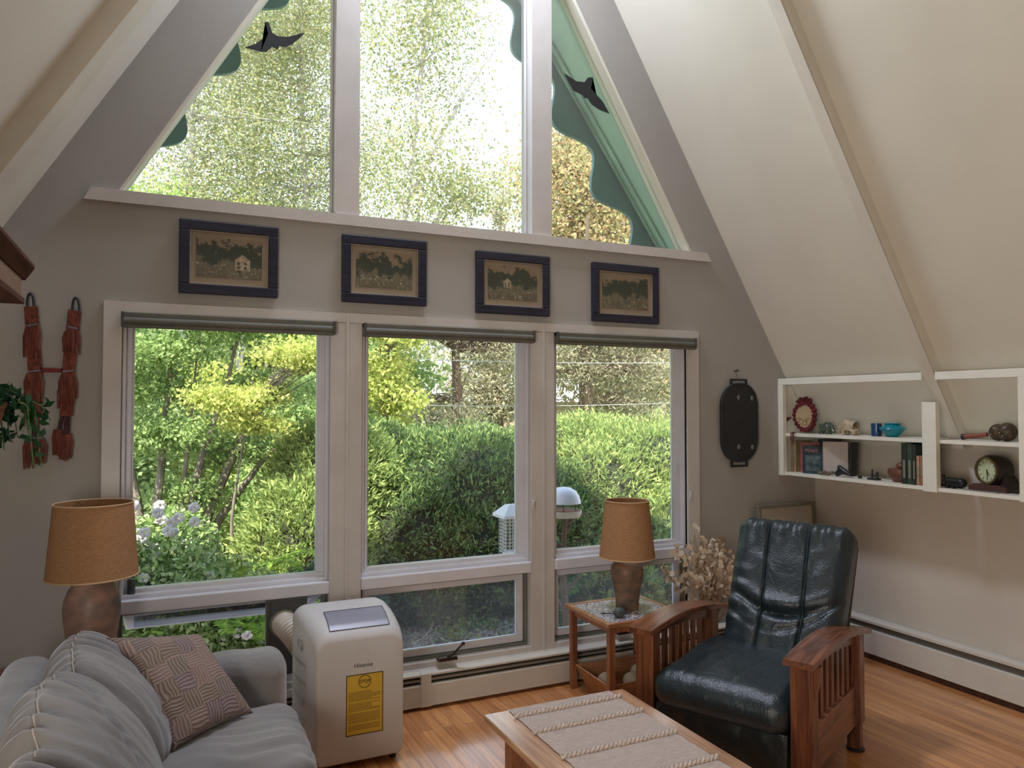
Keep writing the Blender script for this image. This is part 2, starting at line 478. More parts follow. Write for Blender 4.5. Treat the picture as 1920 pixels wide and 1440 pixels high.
# upper gable casing: the sloping boards, the sill board, two mullions
bm = B()
prism(bm, [(-.313, 2.535), (3.255, 2.535), (3.222, 2.592), (-.283, 2.592)], 'y', WY - .022, WY + .10)
struct('trim_1', bm, M_trim, smooth=False)
for k, (a, b_) in enumerate(((.82, .945), (1.955, 2.085))):
    zc = lambda x: 2.56 + 1.70 * (min(x + .195, 3.135 - x))
    bm = B(); prism(bm, [(a, 2.592), (b_, 2.592), (b_, zc(b_) + .02), (a, zc(a) + .02)], 'y', WY - .012, WY + .13)
    struct('trim_%d' % (k + 2), bm, M_trim, smooth=False)
bm = B()
for s in (1, -1):
    xo = lambda z, d: CX + s * ((wxr(z) - CX) - d)
    prism(bm, [(xo(2.58, 0), 2.58), (xo(2.58, .017), 2.58), (CX, zt - .05), (CX, zt)], 'y', WY + .005, WY + .12)
struct('trim_4', bm, mat('light_casing_paint', (.72, .69, .60), rough=.4), smooth=False)

YG = WY + .075
def pane(pts, name, m):
    bm = B(); prism(bm, pts, 'y', YG, YG + .004); return bm
uz = 2.592
def quadtop(x): return 2.56 + 1.70 * min(x + .195, 3.135 - x)
upper = [[(-.19, uz), (.815, uz), (.815, quadtop(.815))],
         [(.95, uz), (1.95, uz), (1.95, quadtop(1.95)), (CX - .01, zt - .02), (.95, quadtop(.95))],
         [(2.09, uz), (3.11, uz), (2.09, quadtop(2.09))]]
for i, pts in enumerate(upper):
    root = bpy.data.objects.new('window_%d' % (i + 1), None); COL.objects.link(root); root['kind'] = 'structure'
    root.location = (pts[0][0], YG, uz); ROOTM[root.name] = Matrix.Translation(root.location)
    obj('pane', pane(pts, 'pane', M_glass), M_glass, root, smooth=False)
    bm = B()
    for j in range(len(pts)):                                  # slim glazing bead round the pane
        a = Vector((pts[j][0], YG - .012, pts[j][1])); c = Vector((pts[(j + 1) % len(pts)][0], YG - .012, pts[(j + 1) % len(pts)][1]))
        tube(bm, [a, c], .011, 4)
    obj('glazing_bead', bm, M_trim, root, smooth=False)

# lower windows: casing, posts, sashes
bm = B()
prism(bm, [(-.225, .14), (-.15, .14), (-.15, 2.03), (3.06, 2.03), (3.06, .14), (3.15, .14), (3.15, 2.08), (-.225, 2.08)], 'y', WY - .018, WY + .02)
struct('trim_5', bm, M_trim, smooth=False)
bm = B()
for a, b_ in ((.80, .965), (1.945, 2.10)):
    box(bm, a, b_, WY - .014, WY + .13, ZL0, 2.03, .004)
    box(bm, (a + b_) / 2 - .002, (a + b_) / 2 + .014, WY - .02, WY - .012, ZL0, 2.07, .002)
# bottom sill boards
box(bm, -.15, 3.06, WY - .012, WY + .13, ZL0 - .01, .232, .004)
box(bm, -.15, 3.06, WY - .022, WY + .0, .185, .20, .003)
struct('trim_6', bm, M_trim, smooth=False)
units = [(-.15, .80), (.965, 1.945), (2.10, 3.06)]
M_vinyl = mat('sash_paint', (.66, .66, .72), rough=.3, var=.03)
M_gasket = mat('grey_weatherstrip', (.16, .17, .15), rough=.5)
def frame(bm, x0, x1, z0, z1, w, y0, y1, bev=.003):
    box(bm, x0, x1, y0, y1, z0, z0 + w, bev); box(bm, x0, x1, y0, y1, z1 - w, z1, bev)
    box(bm, x0, x0 + w, y0, y1, z0 + w, z1 - w, bev); box(bm, x1 - w, x1, y0, y1, z0 + w, z1 - w, bev)
for i, (x0, x1) in enumerate(units):
    root = bpy.data.objects.new('window_%d' % (i + 4), None); COL.objects.link(root); root['kind'] = 'structure'
    root.location = ((x0 + x1) / 2, WY, .655); ROOTM[root.name] = Matrix.Translation(root.location)
    # fixed light
    bm = B()
    box(bm, x0, x1, WY - .026, WY + .10, .650, .712, .006)                      # transom and ledge
    frame(bm, x0, x1, .712, 2.03, .018, WY + .012, WY + .05)
    frame(bm, x0 + .012, x1 - .012, .716, 2.02, .032, WY + .045, WY + .08)
    frame(bm, x0 + .03, x1 - .03, .725, 2.0, .022, WY + .06, WY + .10)
    obj('window_frame', bm, M_vinyl, root, smooth=False)
    bm = B(); box(bm, x0 + .03, x1 - .03, WY + .082, WY + .086, .735, 1.99); obj('pane', bm, M_glass, root, smooth=False)
    # awning light below
    ang = (math.radians(66) if i == 0 else 0.0)
    Mh = Matrix.Translation((0, WY + .07, .645)) @ Matrix.Rotation(ang, 4, 'X') @ Matrix.Translation((0, -(WY + .07), -.645))
    bm = B(); frame(bm, x0 + .004, x1 - .004, .232, .648, .013, WY + .03, WY + .12); obj('awning_frame', bm, M_gasket, root, smooth=False)
    bm = B(); frame(bm, x0 + .02, x1 - .02, .247, .637, .038, WY + .05, WY + .085)
    bmesh.ops.transform(bm, matrix=Mh, verts=bm.verts[:]); sash = obj('awning_sash', bm, M_vinyl, root, smooth=False)
    bm = B(); box(bm, x0 + .055, x1 - .055, WY + .066, WY + .069, .28, .602)
    bmesh.ops.transform(bm, matrix=Mh, verts=bm.verts[:]); obj('awning_pane', bm, M_hazy if i else M_glass, sash, smooth=False)
    # crank operator
    if i:
        cx = (1.43, 2.56)[i - 1]
        bm = B(); box(bm, cx - .055, cx + .055, WY - .055, WY - .01, .232, .250, .006)
        tube(bm, [(cx, WY - .04, .25), (cx + .02, WY - .055, .262), (cx + .075, WY - .07, .318)], [.008, .006, .005], 8)
        ball(bm, (cx + .078, WY - .072, .322), .010)
        obj('crank_handle', bm, M_bronze, root)
    # sash lock on the right jamb
    if i:
        bm = B(); box(bm, x1 + .005, x1 + .02, WY - .03, WY - .014, 1.0, 1.06, .003); tube(bm, [(x1 + .012, WY - .03, 1.02), (x1 + .006, WY - .045, 1.06)], .004, 6)
        obj('shade_cord_clip', bm, M_trim, root)

# ceiling beams
def beam(name, s, y0, y1, z0, z1, off):
    bm = B()
    P = []
    for z in (z0, z1):
        x = xr(z) - CX
        P += [(CX + s * x, z), (CX + s * (x - off), z)]
    prism(bm, [P[0], P[1], P[3], P[2]], 'y', y0, y1)
    if s > 0:   # applied face board leaves a seam along the underside
        Q = []
        for z in (z0, z1):
            x = xr(z) - CX; Q += [(CX + s * (x - off + .002), z), (CX + s * (x - off - .006), z)]
        prism(bm, [Q[0], Q[1], Q[3], Q[2]], 'y', y0 + .0, y0 + .046)
    struct(name, bm, M_trim2, smooth=False)
M_trim2 = mat('beam_paint', (.68, .645, .56), rough=.5, var=.03)
beam('beam_right', 1, 2.762, 2.835, 1.36, 5.4, .078)
beam('beam_left', -1, 3.16, 3.345, 1.36, 5.4, .085)
beam('beam_right_rear', 1, .9, .975, 1.36, 5.4, .078)
beam('beam_left_rear', -1, 1.1, 1.285, 1.36, 5.4, .085)

# base trim under the right wall heater
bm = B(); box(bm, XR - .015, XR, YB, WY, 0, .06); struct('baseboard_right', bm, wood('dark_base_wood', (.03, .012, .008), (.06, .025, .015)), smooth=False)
# base trim along the left wall
bm = B(); box(bm, XL, XL + .015, YB, WY, 0, .08); struct('baseboard_left', bm, M_trim, smooth=False)

# ================================================================ built-in shelf along the right slope
def shelf_depth(z): return min(xr(z), XR) - .004
SX = 3.845
t = thing('wall_shelf', 'white built-in two-level shelf box hung under the right sloping ceiling', 'shelf', (SX, 2.8, 1.135))
def board(name, pts, y0, y1, par=t, m=M_shelf):
    bm = B(); prism(bm, pts, 'y', y0, y1); return obj(name, bm, m, par, smooth=False)
# bottom, middle shelves in both bays and a third bay toward the camera
for y0, y1 in ((2.836, WY - .002), (1.2, 2.757)):
    board('bottom_shelf', [(SX, 1.135), (shelf_depth(1.135), 1.135), (shelf_depth(1.155), 1.155), (SX, 1.155)], y0, y1)
    board('middle_shelf', [(SX + .012, 1.396), (shelf_depth(1.396), 1.396), (shelf_depth(1.416), 1.416), (SX + .012, 1.416)], y0, y1)
    bm = B(); box(bm, SX - .012, SX + .012, y0, y1, 1.742, 1.785, .002); obj('top_rail', bm, M_shelf, t, smooth=False)
for y0, y1, z1 in ((2.753, 2.836, 1.62), (2.235, 2.318, 1.742), (3.862, WY - .002, 1.742)):
    bm = B(); box(bm, SX - .014, SX + .02, y0, y1, 1.13, z1, .002); obj('stile', bm, M_shelf, t, smooth=False)
# end panel against the gable wall and the divider behind the post
board('side_panel', [(SX, 1.155), (XR - .004, 1.155), (XR - .004, xr(0) * 0 + 1.33), (xr(1.74) - .01, 1.74), (SX, 1.74)], 3.885, 3.899)

# ================================================================ baseboard heaters
t = thing('baseboard_heater', 'long cream baseboard heater under the gable windows', 'heater', (2.3, 3.88, 0))
def heater_y(bm, x0, x1):
    prism(bm, [(3.842, .02), (3.842, .128), (3.85, .134), (3.89, .134), (3.89, .02)], 'x', x0, x1)
bm = B(); heater_y(bm, .55, 4.09); obj('front_panel', bm, M_heater, t, smooth=False)
bm = B(); prism(bm, [(3.905, .02), (3.905, .196), (3.868, .196), (3.842, .186), (3.842, .176), (3.866, .184), (3.895, .184), (3.895, .02)], 'x', .55, 4.09); obj('back_hood', bm, M_heater, t, smooth=False)
bm = B(); box(bm, .56, 4.08, 3.862, 3.894, .05, .165); obj('heating_fins', bm, M_dark, t, smooth=False)
bm = B(); prism(bm, [(3.846, .150), (3.848, .160), (3.88, .166), (3.88, .158)], 'x', .56, 4.08); obj('damper_blade', bm, mat('grey_damper', (.30, .28, .25), rough=.4, metal=.3), t, smooth=False)
for xj in (1.30, .56, 2.9, 4.07):
    bm = B(); prism(bm, [(3.838, .018), (3.838, .188), (3.866, .198), (3.905, .198), (3.905, .018)], 'x', xj - .028, xj + .028); obj('joint_cover', bm, M_heater, t, smooth=False)
t = thing('baseboard_heater', 'long cream baseboard heater on the low right wall', 'heater', (4.14, 1.5, 0))
bm = B(); prism(bm, [(4.10, .035), (4.10, .178), (4.108, .184), (4.15, .184), (4.15, .035)], 'y', -1.0, 3.78); obj('front_panel', bm, M_heater, t, smooth=False)
bm = B(); prism(bm, [(4.166, .035), (4.166, .252), (4.128, .252), (4.10, .240), (4.10, .224), (4.128, .236), (4.155, .24), (4.155, .035)], 'y', -1.0, 3.78); obj('back_hood', bm, M_heater, t, smooth=False)
bm = B(); box(bm, 4.118, 4.152, -.98, 3.77, .05, .215); obj('heating_fins', bm, mat('grey_fins', (.13, .125, .11), rough=.6), t, smooth=False)
bm = B(); box(bm, 4.105, 4.15, -1.0, 3.78, 0, .034); obj('gap_strip', bm, MATS['dark_base_wood'], t, smooth=False)  # dark strip stands in for the shade in the gap under the heater

# ================================================================ roller blinds
for (x0, x1), lab in zip(((-.153, .817), (.962, 1.951), (2.092, 3.10)),
        ('rolled-up olive grey blind above the left window', 'rolled-up olive grey blind above the middle window', 'rolled-up olive grey blind above the right window')):
    t = thing('roller_blind', lab, 'blind', ((x0 + x1) / 2, WY - .03, 1.965), 0, 'roller blinds over the three lower windows')
    bm = B(); box(bm, x0, x1, WY - .055, WY - .019, 2.004, 2.028, .004); obj('headrail', bm, M_blind, t, smooth=False)
    bm = B(); tube(bm, [(x0 + .012, WY - .042, 1.988), (x1 - .012, WY - .042, 1.988)], .021, 14); obj('rolled_fabric', bm, M_blind, t)
    bm = B(); box(bm, x0 + .01, x1 - .01, WY - .06, WY - .048, 1.956, 1.972, .003); obj('hem_bar', bm, M_blind, t, smooth=False)
    for xe in (x0, x1 - .012):
        bm = B(); box(bm, xe, xe + .012, WY - .066, WY - .019, 1.96, 2.03, .004); obj('bracket', bm, mat('dark_bracket', (.06, .06, .055), rough=.4), t, smooth=False)

# ================================================================ framed prints
def printmat(i):
    seeds = [(3.1, 1.7), (8.4, 5.2), (14.9, 9.3), (21.2, 2.6)][i]
    m = bpy.data.materials.new('landscape_print'); m.use_nodes = True; nt = m.node_tree; b = nt.nodes['Principled BSDF']
    tc = nt.nodes.new('ShaderNodeTexCoord'); sx = nt.nodes.new('ShaderNodeSeparateXYZ'); nt.links.new(tc.outputs['Object'], sx.inputs[0])
    mp = nt.nodes.new('ShaderNodeMapping'); mp.inputs['Location'].default_value = (seeds[0], 0, seeds[1]); nt.links.new(tc.outputs['Object'], mp.inputs[0])
    n = nt.nodes.new('ShaderNodeTexNoise'); n.inputs['Scale'].default_value = 11; n.inputs['Detail'].default_value = 9; n.inputs['Roughness'].default_value = .7
    nt.links.new(mp.outputs[0], n.inputs[0])
    n2 = nt.nodes.new('ShaderNodeTexNoise'); n2.inputs['Scale'].default_value = 75; n2.inputs['Detail'].default_value = 4; nt.links.new(mp.outputs[0], n2.inputs[0])
    # height above a wandering tree line
    ma = nt.nodes.new('ShaderNodeMath'); ma.operation = 'MULTIPLY_ADD'; ma.inputs[1].default_value = -.42; nt.links.new(n.outputs[0], ma.inputs[0]); nt.links.new(sx.outputs['Z'], ma.inputs[2])
    r = nt.nodes.new('ShaderNodeValToRGB'); e = r.color_ramp.elements
    e[0].position = 0.0; e[0].color = (.10, .085, .05, 1); e[1].position = 1.0; e[1].color = (.30, .22, .14, 1)
    for p, c in ((.30, (.16, .14, .09)), (.40, (.045, .055, .035)), (.62, (.04, .05, .04)), (.68, (.24, .18, .12))):
        q = e.new(p); q.color = (*c, 1)
    sc_ = nt.nodes.new('ShaderNodeMath'); sc_.operation = 'MULTIPLY_ADD'; sc_.inputs[1].default_value = 3.3; sc_.inputs[2].default_value = 1.10
    nt.links.new(ma.outputs[0], sc_.inputs[0]); nt.links.new(sc_.outputs[0], r.inputs[0])
    r2 = nt.nodes.new('ShaderNodeValToRGB'); r2.color_ramp.elements[0].position = .58; r2.color_ramp.elements[0].color = (0, 0, 0, 1); r2.color_ramp.elements[1].position = .72; r2.color_ramp.elements[1].color = (.30, .28, .22, 1)
    nt.links.new(n2.outputs[0], r2.inputs[0])
    lt = nt.nodes.new('ShaderNodeMath'); lt.operation = 'LESS_THAN'; lt.inputs[1].default_value = -.02; nt.links.new(sx.outputs['Z'], lt.inputs[0])
    mx = nt.nodes.new('ShaderNodeMixRGB'); mx.blend_type = 'ADD'; nt.links.new(lt.outputs[0], mx.inputs[0])
    nt.links.new(r.outputs[0], mx.inputs[1]); nt.links.new(r2.outputs[0], mx.inputs[2]); nt.links.new(mx.outputs[0], b.inputs['Base Color'])
    b.inputs['Roughness'].default_value = .5; sock(b, 'Coat Weight', 'Clearcoat').default_value = .3
    return m
M_navy = wood('navy_frame_wood', (.008, .008, .022), (.02, .02, .045), rough=.4, axis='x')
M_mat_ = mat('aged_mat_board', (.30, .245, .18), rough=.8, var=.08, vscale=6)
M_gilt = mat('gilt_fillet', (.32, .27, .20), rough=.5, metal=.2)
pics = [(.084, .536, 2.134, 2.486, 'dark-framed landscape print of a house by a road, leftmost of the four above the windows'),
        (.853, 1.310, 2.136, 2.488, 'dark-framed murky mountain landscape print, second from the left above the windows'),
        (1.600, 2.062, 2.118, 2.467, 'dark-framed print of a white house among trees, third from the left above the windows'),
        (2.353, 2.834, 2.108, 2.464, 'dark-framed print of round trees under an orange sky, rightmost of the four above the windows')]
for i, (x0, x1, z0, z1, lab) in enumerate(pics):
    cx, cz = (x0 + x1) / 2, (z0 + z1) / 2
    t = thing('framed_print', lab, 'picture', (cx, WY - .012, cz), 0, 'framed landscape prints above the windows')
    w, h = (x1 - x0) / 2, (z1 - z0) / 2; fw = .048
    M0 = ROOTM[t.name]
    bm = B(); frame(bm, x0, x1, z0, z1, fw, WY - .032, WY - .002, .005); obj('picture_frame', bm, M_navy, t, smooth=False)
    bm = B(); frame(bm, x0 + fw - .002, x1 - fw + .002, z0 + fw - .002, z1 - fw + .002, .007, WY - .026, WY - .006, .001); obj('fillet', bm, M_gilt, t, smooth=False)
    bm = B(); box(bm, x0 + fw, x1 - fw, WY - .012, WY - .006, z0 + fw, z1 - fw); obj('mat_board', bm, M_mat_, t, smooth=False)
    bm = B(); box(bm, x0 + fw + .028, x1 - fw - .028, WY - .015, WY - .012, z0 + fw + .036, z1 - fw - .026); obj('landscape_print', bm, printmat(i), t, smooth=False)
    if i in (0, 2):   # the pale house drawn in the print
        hx, hz, sc0 = ((cx + .06, cz - .02, 1.0) if i == 0 else (cx - .035, cz + .0, .7))
        bm = B(); prism(bm, [(hx - .035 * sc0, hz - .03 * sc0), (hx + .035 * sc0, hz - .03 * sc0), (hx + .035 * sc0, hz + .02 * sc0), (hx, hz + .048 * sc0), (hx - .035 * sc0, hz + .02 * sc0)], 'y', WY - .0156, WY - .015)
        hs = obj('printed_house', bm, mat('print_house_ink', (.34, .28, .19), rough=.7, var=.3, vscale=60), t, smooth=False)
        for a, b_ in ((-.02, .0), (.012, .0), (-.02, -.02), (.012, -.02)):
            bm = B(); box(bm, hx + (a - .004) * sc0, hx + (a + .006) * sc0, WY - .0160, WY - .0156, hz + (b_ - .002) * sc0, hz + (b_ + .009) * sc0)
            obj('printed_window', bm, mat('print_dark_ink', (.05, .045, .03), rough=.8), hs, smooth=False)

# ================================================================ bird silhouettes on the glass
M_bird = mat('black_vinyl', (.012, .013, .016), rough=.6)
birdL = [(503, 40), (511, 62), (522, 68), (540, 69), (572, 61), (560, 73), (548, 83), (536, 88), (524, 86), (521, 94), (516, 90), (510, 88), (500, 97), (489, 97), (476, 93), (458, 89), (478, 83), (488, 76), (499, 68), (503, 62), (497, 41)]
birdR = [(1058, 137), (1080, 152), (1096, 154), (1103, 145), (1112, 145), (1108, 166), (1114, 172), (1130, 190), (1143, 213), (1125, 206), (1110, 196), (1102, 184), (1097, 184), (1093, 178), (1076, 170)]
Fv = Vector((math.sin(yaw) * math.cos(pit), math.cos(yaw) * math.cos(pit), math.sin(pit))); Rv = Vector((math.cos(yaw), -math.sin(yaw), 0)); Uv = Rv.cross(Fv)
def on_wall(px, py, y):
    r = Fv + Rv * ((px - 960) / 1420) + Uv * ((720 - py) / 1420); k = y / r.y; return (r.x * k, 1.6 + r.z * k)
for pts, lab in ((birdL, 'black flying bird silhouette stuck to the left gable pane'), (birdR, 'black flying bird silhouette stuck to the right gable pane')):
    bm = B(); w_ = [on_wall(x, y, YG - .003) for x, y in pts]
    prism(bm, w_, 'y', YG - .003, YG - .0005)
    bmesh.ops.triangulate(bm, faces=[f for f in bm.faces if len(f.verts) > 4])
    solo('bird_silhouette', bm, M_bird, lab, 'bird decal', 'bird silhouettes on the gable glass', base=(w_[0][0], YG, w_[0][1]), smooth=False)

# ================================================================ cast iron griddle on the wall
t = thing('griddle', 'long oval black cast iron griddle hanging on the wall right of the windows', 'griddle', (3.475, WY - .01, 1.2))
def oval(cx, z0, z1, w, r, n=10):
    P = []
    for (sx, sz, a0) in ((1, 1, 0), (-1, 1, 90), (-1, -1, 180), (1, -1, 270)):
        ox = cx + sx * (w - r); oz = (z1 - r * 1.15) if sz > 0 else (z0 + r * 1.15)
        for k in range(n + 1):
            a = math.radians(a0 + 90 * k / n); P.append((ox + r * math.cos(a), oz + r * 1.15 * math.sin(a)))
    return P
M_iron = mat('cast_iron', (.018, .019, .019), rough=.55, var=.2, vscale=25, bump=.5, bscale=90)
bm = B(); prism(bm, oval(3.475, 1.235, 1.745, .152, .13), 'y', WY - .028, WY - .008); obj('plate', bm, M_iron, t, smooth=False)
bm = B()
ring = oval(3.475, 1.235, 1.745, .152, .13)
tube(bm, [(p[0], WY - .028, p[1]) for p in ring], .006, 6, closed=True); obj('rim', bm, M_iron, t)
for z0, z1 in ((1.735, 1.778), (1.198, 1.245)):
    bm = B(); frame(bm, 3.405, 3.545, z0, z1 + .0, .013, WY - .026, WY - .010, .003); obj('handle', bm, M_iron, t, smooth=False)
for (x, z) in ((3.475, 1.655), (3.59, 1.65), (3.475, 1.33), (3.59, 1.325)):
    bm = B(); ball(bm, (x - .012, WY - .03, z), (.013, .004, .017)); obj('pale_spot', bm, mat('pale_worn_metal', (.16, .16, .16), rough=.5), t)
bm = B(); tube(bm, [(3.455, WY, 1.83), (3.455, WY - .03, 1.832)], .004, 8); ball(bm, (3.455, WY - .032, 1.832), .007); tube(bm, [(3.455, WY - .015, 1.83), (3.47, WY - .018, 1.775)], .0015, 5)
solo('nail', bm, M_bronze, 'small dark nail in the wall above the oval griddle', 'nail', base=(3.455, WY, 1.83))

# leaning grey frame behind the chair
t = thing('picture_frame', 'thin grey frame with pale blank centre leaning behind the blue armchair', 'picture', (3.85, 3.72, 0))
bm = B(); Mt = Matrix.Translation((3.85, 3.80, 0)) @ Matrix.Rotation(math.radians(-3.5), 4, 'X')
vs0 = len(bm.verts); frame(bm, -.255, .245, .36, .945, .022, -.012, .012, .003); bmesh.ops.transform(bm, matrix=Mt, verts=bm.verts[:])
obj('border', bm, mat('grey_frame_paint', (.17, .16, .12), rough=.5), t, smooth=False)
bm = B(); box(bm, -.24, .23, -.003, .006, .375, .93, M=Mt); obj('blank_panel', bm, mat('pale_panel', (.40, .37, .31), rough=.6, var=.05), t, smooth=False)
# low stand that carries it, hidden behind the armchair
t = thing('plant_stand', 'low wooden stand tucked behind the blue armchair', 'stand', (3.85, 3.74, 0))
bm = B(); box(bm, 3.56, 4.08, 3.62, 3.83, .335, .36, .004); obj('top', bm, M_side, t, smooth=False)
for x in (3.58, 4.03):
    for y in (3.64, 3.79):
        bm = B(); box(bm, x, x + .03, y, y + .03, 0, .335); obj('leg', bm, M_side, t, smooth=False)

# wall outlet by the window
t = thing('wall_outlet', 'small beige switch plate on the wall between window and armchair', 'switch', (3.335, WY - .004, .78))
c_ = on_wall(1348, 1022, WY)
bm = B(); box(bm, c_[0] - .035, c_[0] + .035, WY - .006, WY - .001, c_[1] - .055, c_[1] + .055, .002); obj('cover_plate', bm, mat('beige_plastic', (.42, .31, .19), rough=.4), t, smooth=False)
bm = B(); box(bm, c_[0] - .006, c_[0] + .006, WY - .016, WY - .006, c_[1] - .012, c_[1] + .012, .002); obj('toggle', bm, MATS['beige_plastic'], t, smooth=False)

# ================================================================ hanging woven harness
t = thing('tassel_harness', 'red-brown woven double strap with tassels hanging on the wall left of the windows', 'wall hanging', (-.43, WY - .02, 2.1))
M_weave = mat('rust_weave', (.15, .035, .02), rough=.9, var=.45, vscale=55, bump=.5, bscale=120)
M_weave2 = mat('dark_weave', (.05, .018, .02), rough=.9, var=.4, vscale=60, bump=.4, bscale=120)
M_tas = mat('rust_tassel', (.15, .042, .028), rough=.95, var=.3, vscale=90, stretch=(1, 1, .15), bump=.6, bscale=160)
def wpt(px, py, y=WY - .02): a = on_wall(px, py, y); return Vector((a[0], y, a[1]))
def strap(pp, name='strap', w=.026, m=M_weave):
    bm = B(); P = [wpt(*p) for p in pp]; L_ = []
    for i, p in enumerate(P):
        d = (P[min(i + 1, len(P) - 1)] - P[max(i - 1, 0)]).normalized(); s = Vector((d.z, 0, -d.x)) * w
        L_.append((p - s, p + s))
    for yo in (-.006, .006):
        pass
    vs = [[bm.verts.new(a + Vector((0, yo, 0))) for a in (l, r) for yo in (-.006, .006)] for l, r in L_]
    for i in range(len(vs) - 1):
        a, b_ = vs[i], vs[i + 1]
        for (m_, n_) in ((0, 2), (2, 3), (3, 1), (1, 0)): bm.faces.new((a[m_], a[n_], b_[n_], b_[m_]))
    bm.faces.new((vs[0][0], vs[0][1], vs[0][3], vs[0][2])); bm.faces.new((vs[-1][0], vs[-1][2], vs[-1][3], vs[-1][1]))
    return obj(name, bm, m, t, smooth=False)
def tassel(p, w, h, name='tassel', mt=M_tas, par=None):
    bm = B(); c = wpt(*p)
    k = 9
    for i in range(k):
        x = c.x + (i / (k - 1) - .5) * w; yy = WY - .028 + .006 * random.random()
        tube(bm, [(x * .7 + c.x * .3, yy + .004, c.z), (x, yy, c.z - h * .3), (x + random.uniform(-.004, .004), yy, c.z - h * random.uniform(.88, 1.08))], [.006, .0075, .003], 5)
    return obj(name, bm, mt, par or t)
strap([(58, 575), (62, 640), (66, 700), (66, 780)]); strap([(140, 582), (134, 640), (128, 700), (124, 780)])
strap([(66, 780), (66, 835)], 'strap_tail', .013, M_weave2); strap([(126, 780), (124, 830)], 'strap_tail', .012, M_weave2); strap([(116, 780), (108, 815)], 'strap_tail', .007, M_weave2)
strap([(76, 694), (118, 695)], 'cross_strap', .009, mat('red_band', (.16, .02, .02), rough=.9, var=.3, vscale=60))
for p, w, h in (((62, 610), .052, .12), ((58, 615), .045, .13), ((64, 700), .062, .13), ((62, 720), .05, .18), ((66, 822), .078, .125),
                ((136, 618), .052, .11), ((131, 622), .045, .10), ((128, 702), .062, .12), ((125, 722), .058, .10), ((124, 814), .045, .115), ((108, 805), .03, .115)):
    tassel(p, w, h)
for a, b_ in (((49, 612), (70, 608)), ((55, 697), (77, 695)), ((127, 613), (146, 617)), ((117, 697), (139, 695)), ((56, 822), (79, 822))):
    bm = B(); tube(bm, [wpt(*a, WY - .036), wpt(*b_, WY - .036)], .005, 6); obj('beaded_band', bm, mat('grey_beads', (.13, .11, .13), rough=.5, var=.5, vscale=120), t)
for c0 in ((57, 560), (143, 568)):
    bm = B(); P = []
    for k in range(13):
        a = math.pi * k / 12; P.append(wpt(c0[0] + 6.5 * math.cos(a) + (0 if c0[0] < 100 else -1), c0[1] + 14 - 24 * math.sin(a)))
    tube(bm, P, .0055, 6); obj('hanging_loop', bm, M_black, t)

# ================================================================ armchair
CH = (2.51, 2.74, 0); CRZ = math.radians(-64)
t = thing('armchair', 'dark blue-green leather recliner armchair with oak mission arms in the window corner', 'armchair', CH, CRZ)
def leathermat():
    m = mat('teal_leather', (.007, .016, .022), rough=.33, spec=.6, col2=(.014, .026, .033), vscale=7, bump=.25, bscale=160)
    nt = m.node_tree; b = nt.nodes['Principled BSDF']
    # broad soft creases on top of the fine grain
    tc = nt.nodes.new('ShaderNodeTexCoord'); n = nt.nodes.new('ShaderNodeTexNoise'); n.inputs['Scale'].default_value = 9; n.inputs['Detail'].default_value = 3; n.inputs['Distortion'].default_value = 1.0
    nt.links.new(tc.outputs['Object'], n.inputs[0])
    bp = nt.nodes.new('ShaderNodeBump'); bp.inputs['Strength'].default_value = .35; bp.inputs['Distance'].default_value = .02
    nt.links.new(n.outputs[0], bp.inputs['Height'])
    old = [nd for nd in nt.nodes if nd.type == 'BUMP' and nd != bp][0]
    nt.links.new(bp.outputs[0], old.inputs['Normal'])
    return m
M_leather = leathermat()
M_leather2 = mat('leather_seam', (.012, .02, .024), rough=.5, bump=.3, bscale=120)  # tone of the seam cords on the back cushion
def armz(y):   # bow of the arm, top face
    u = max(0, (y + .42) / .86)
    return .598 + .055 * math.sin(math.pi * min(1, u * 1.0)) * .6 - .055 * u ** 1.6
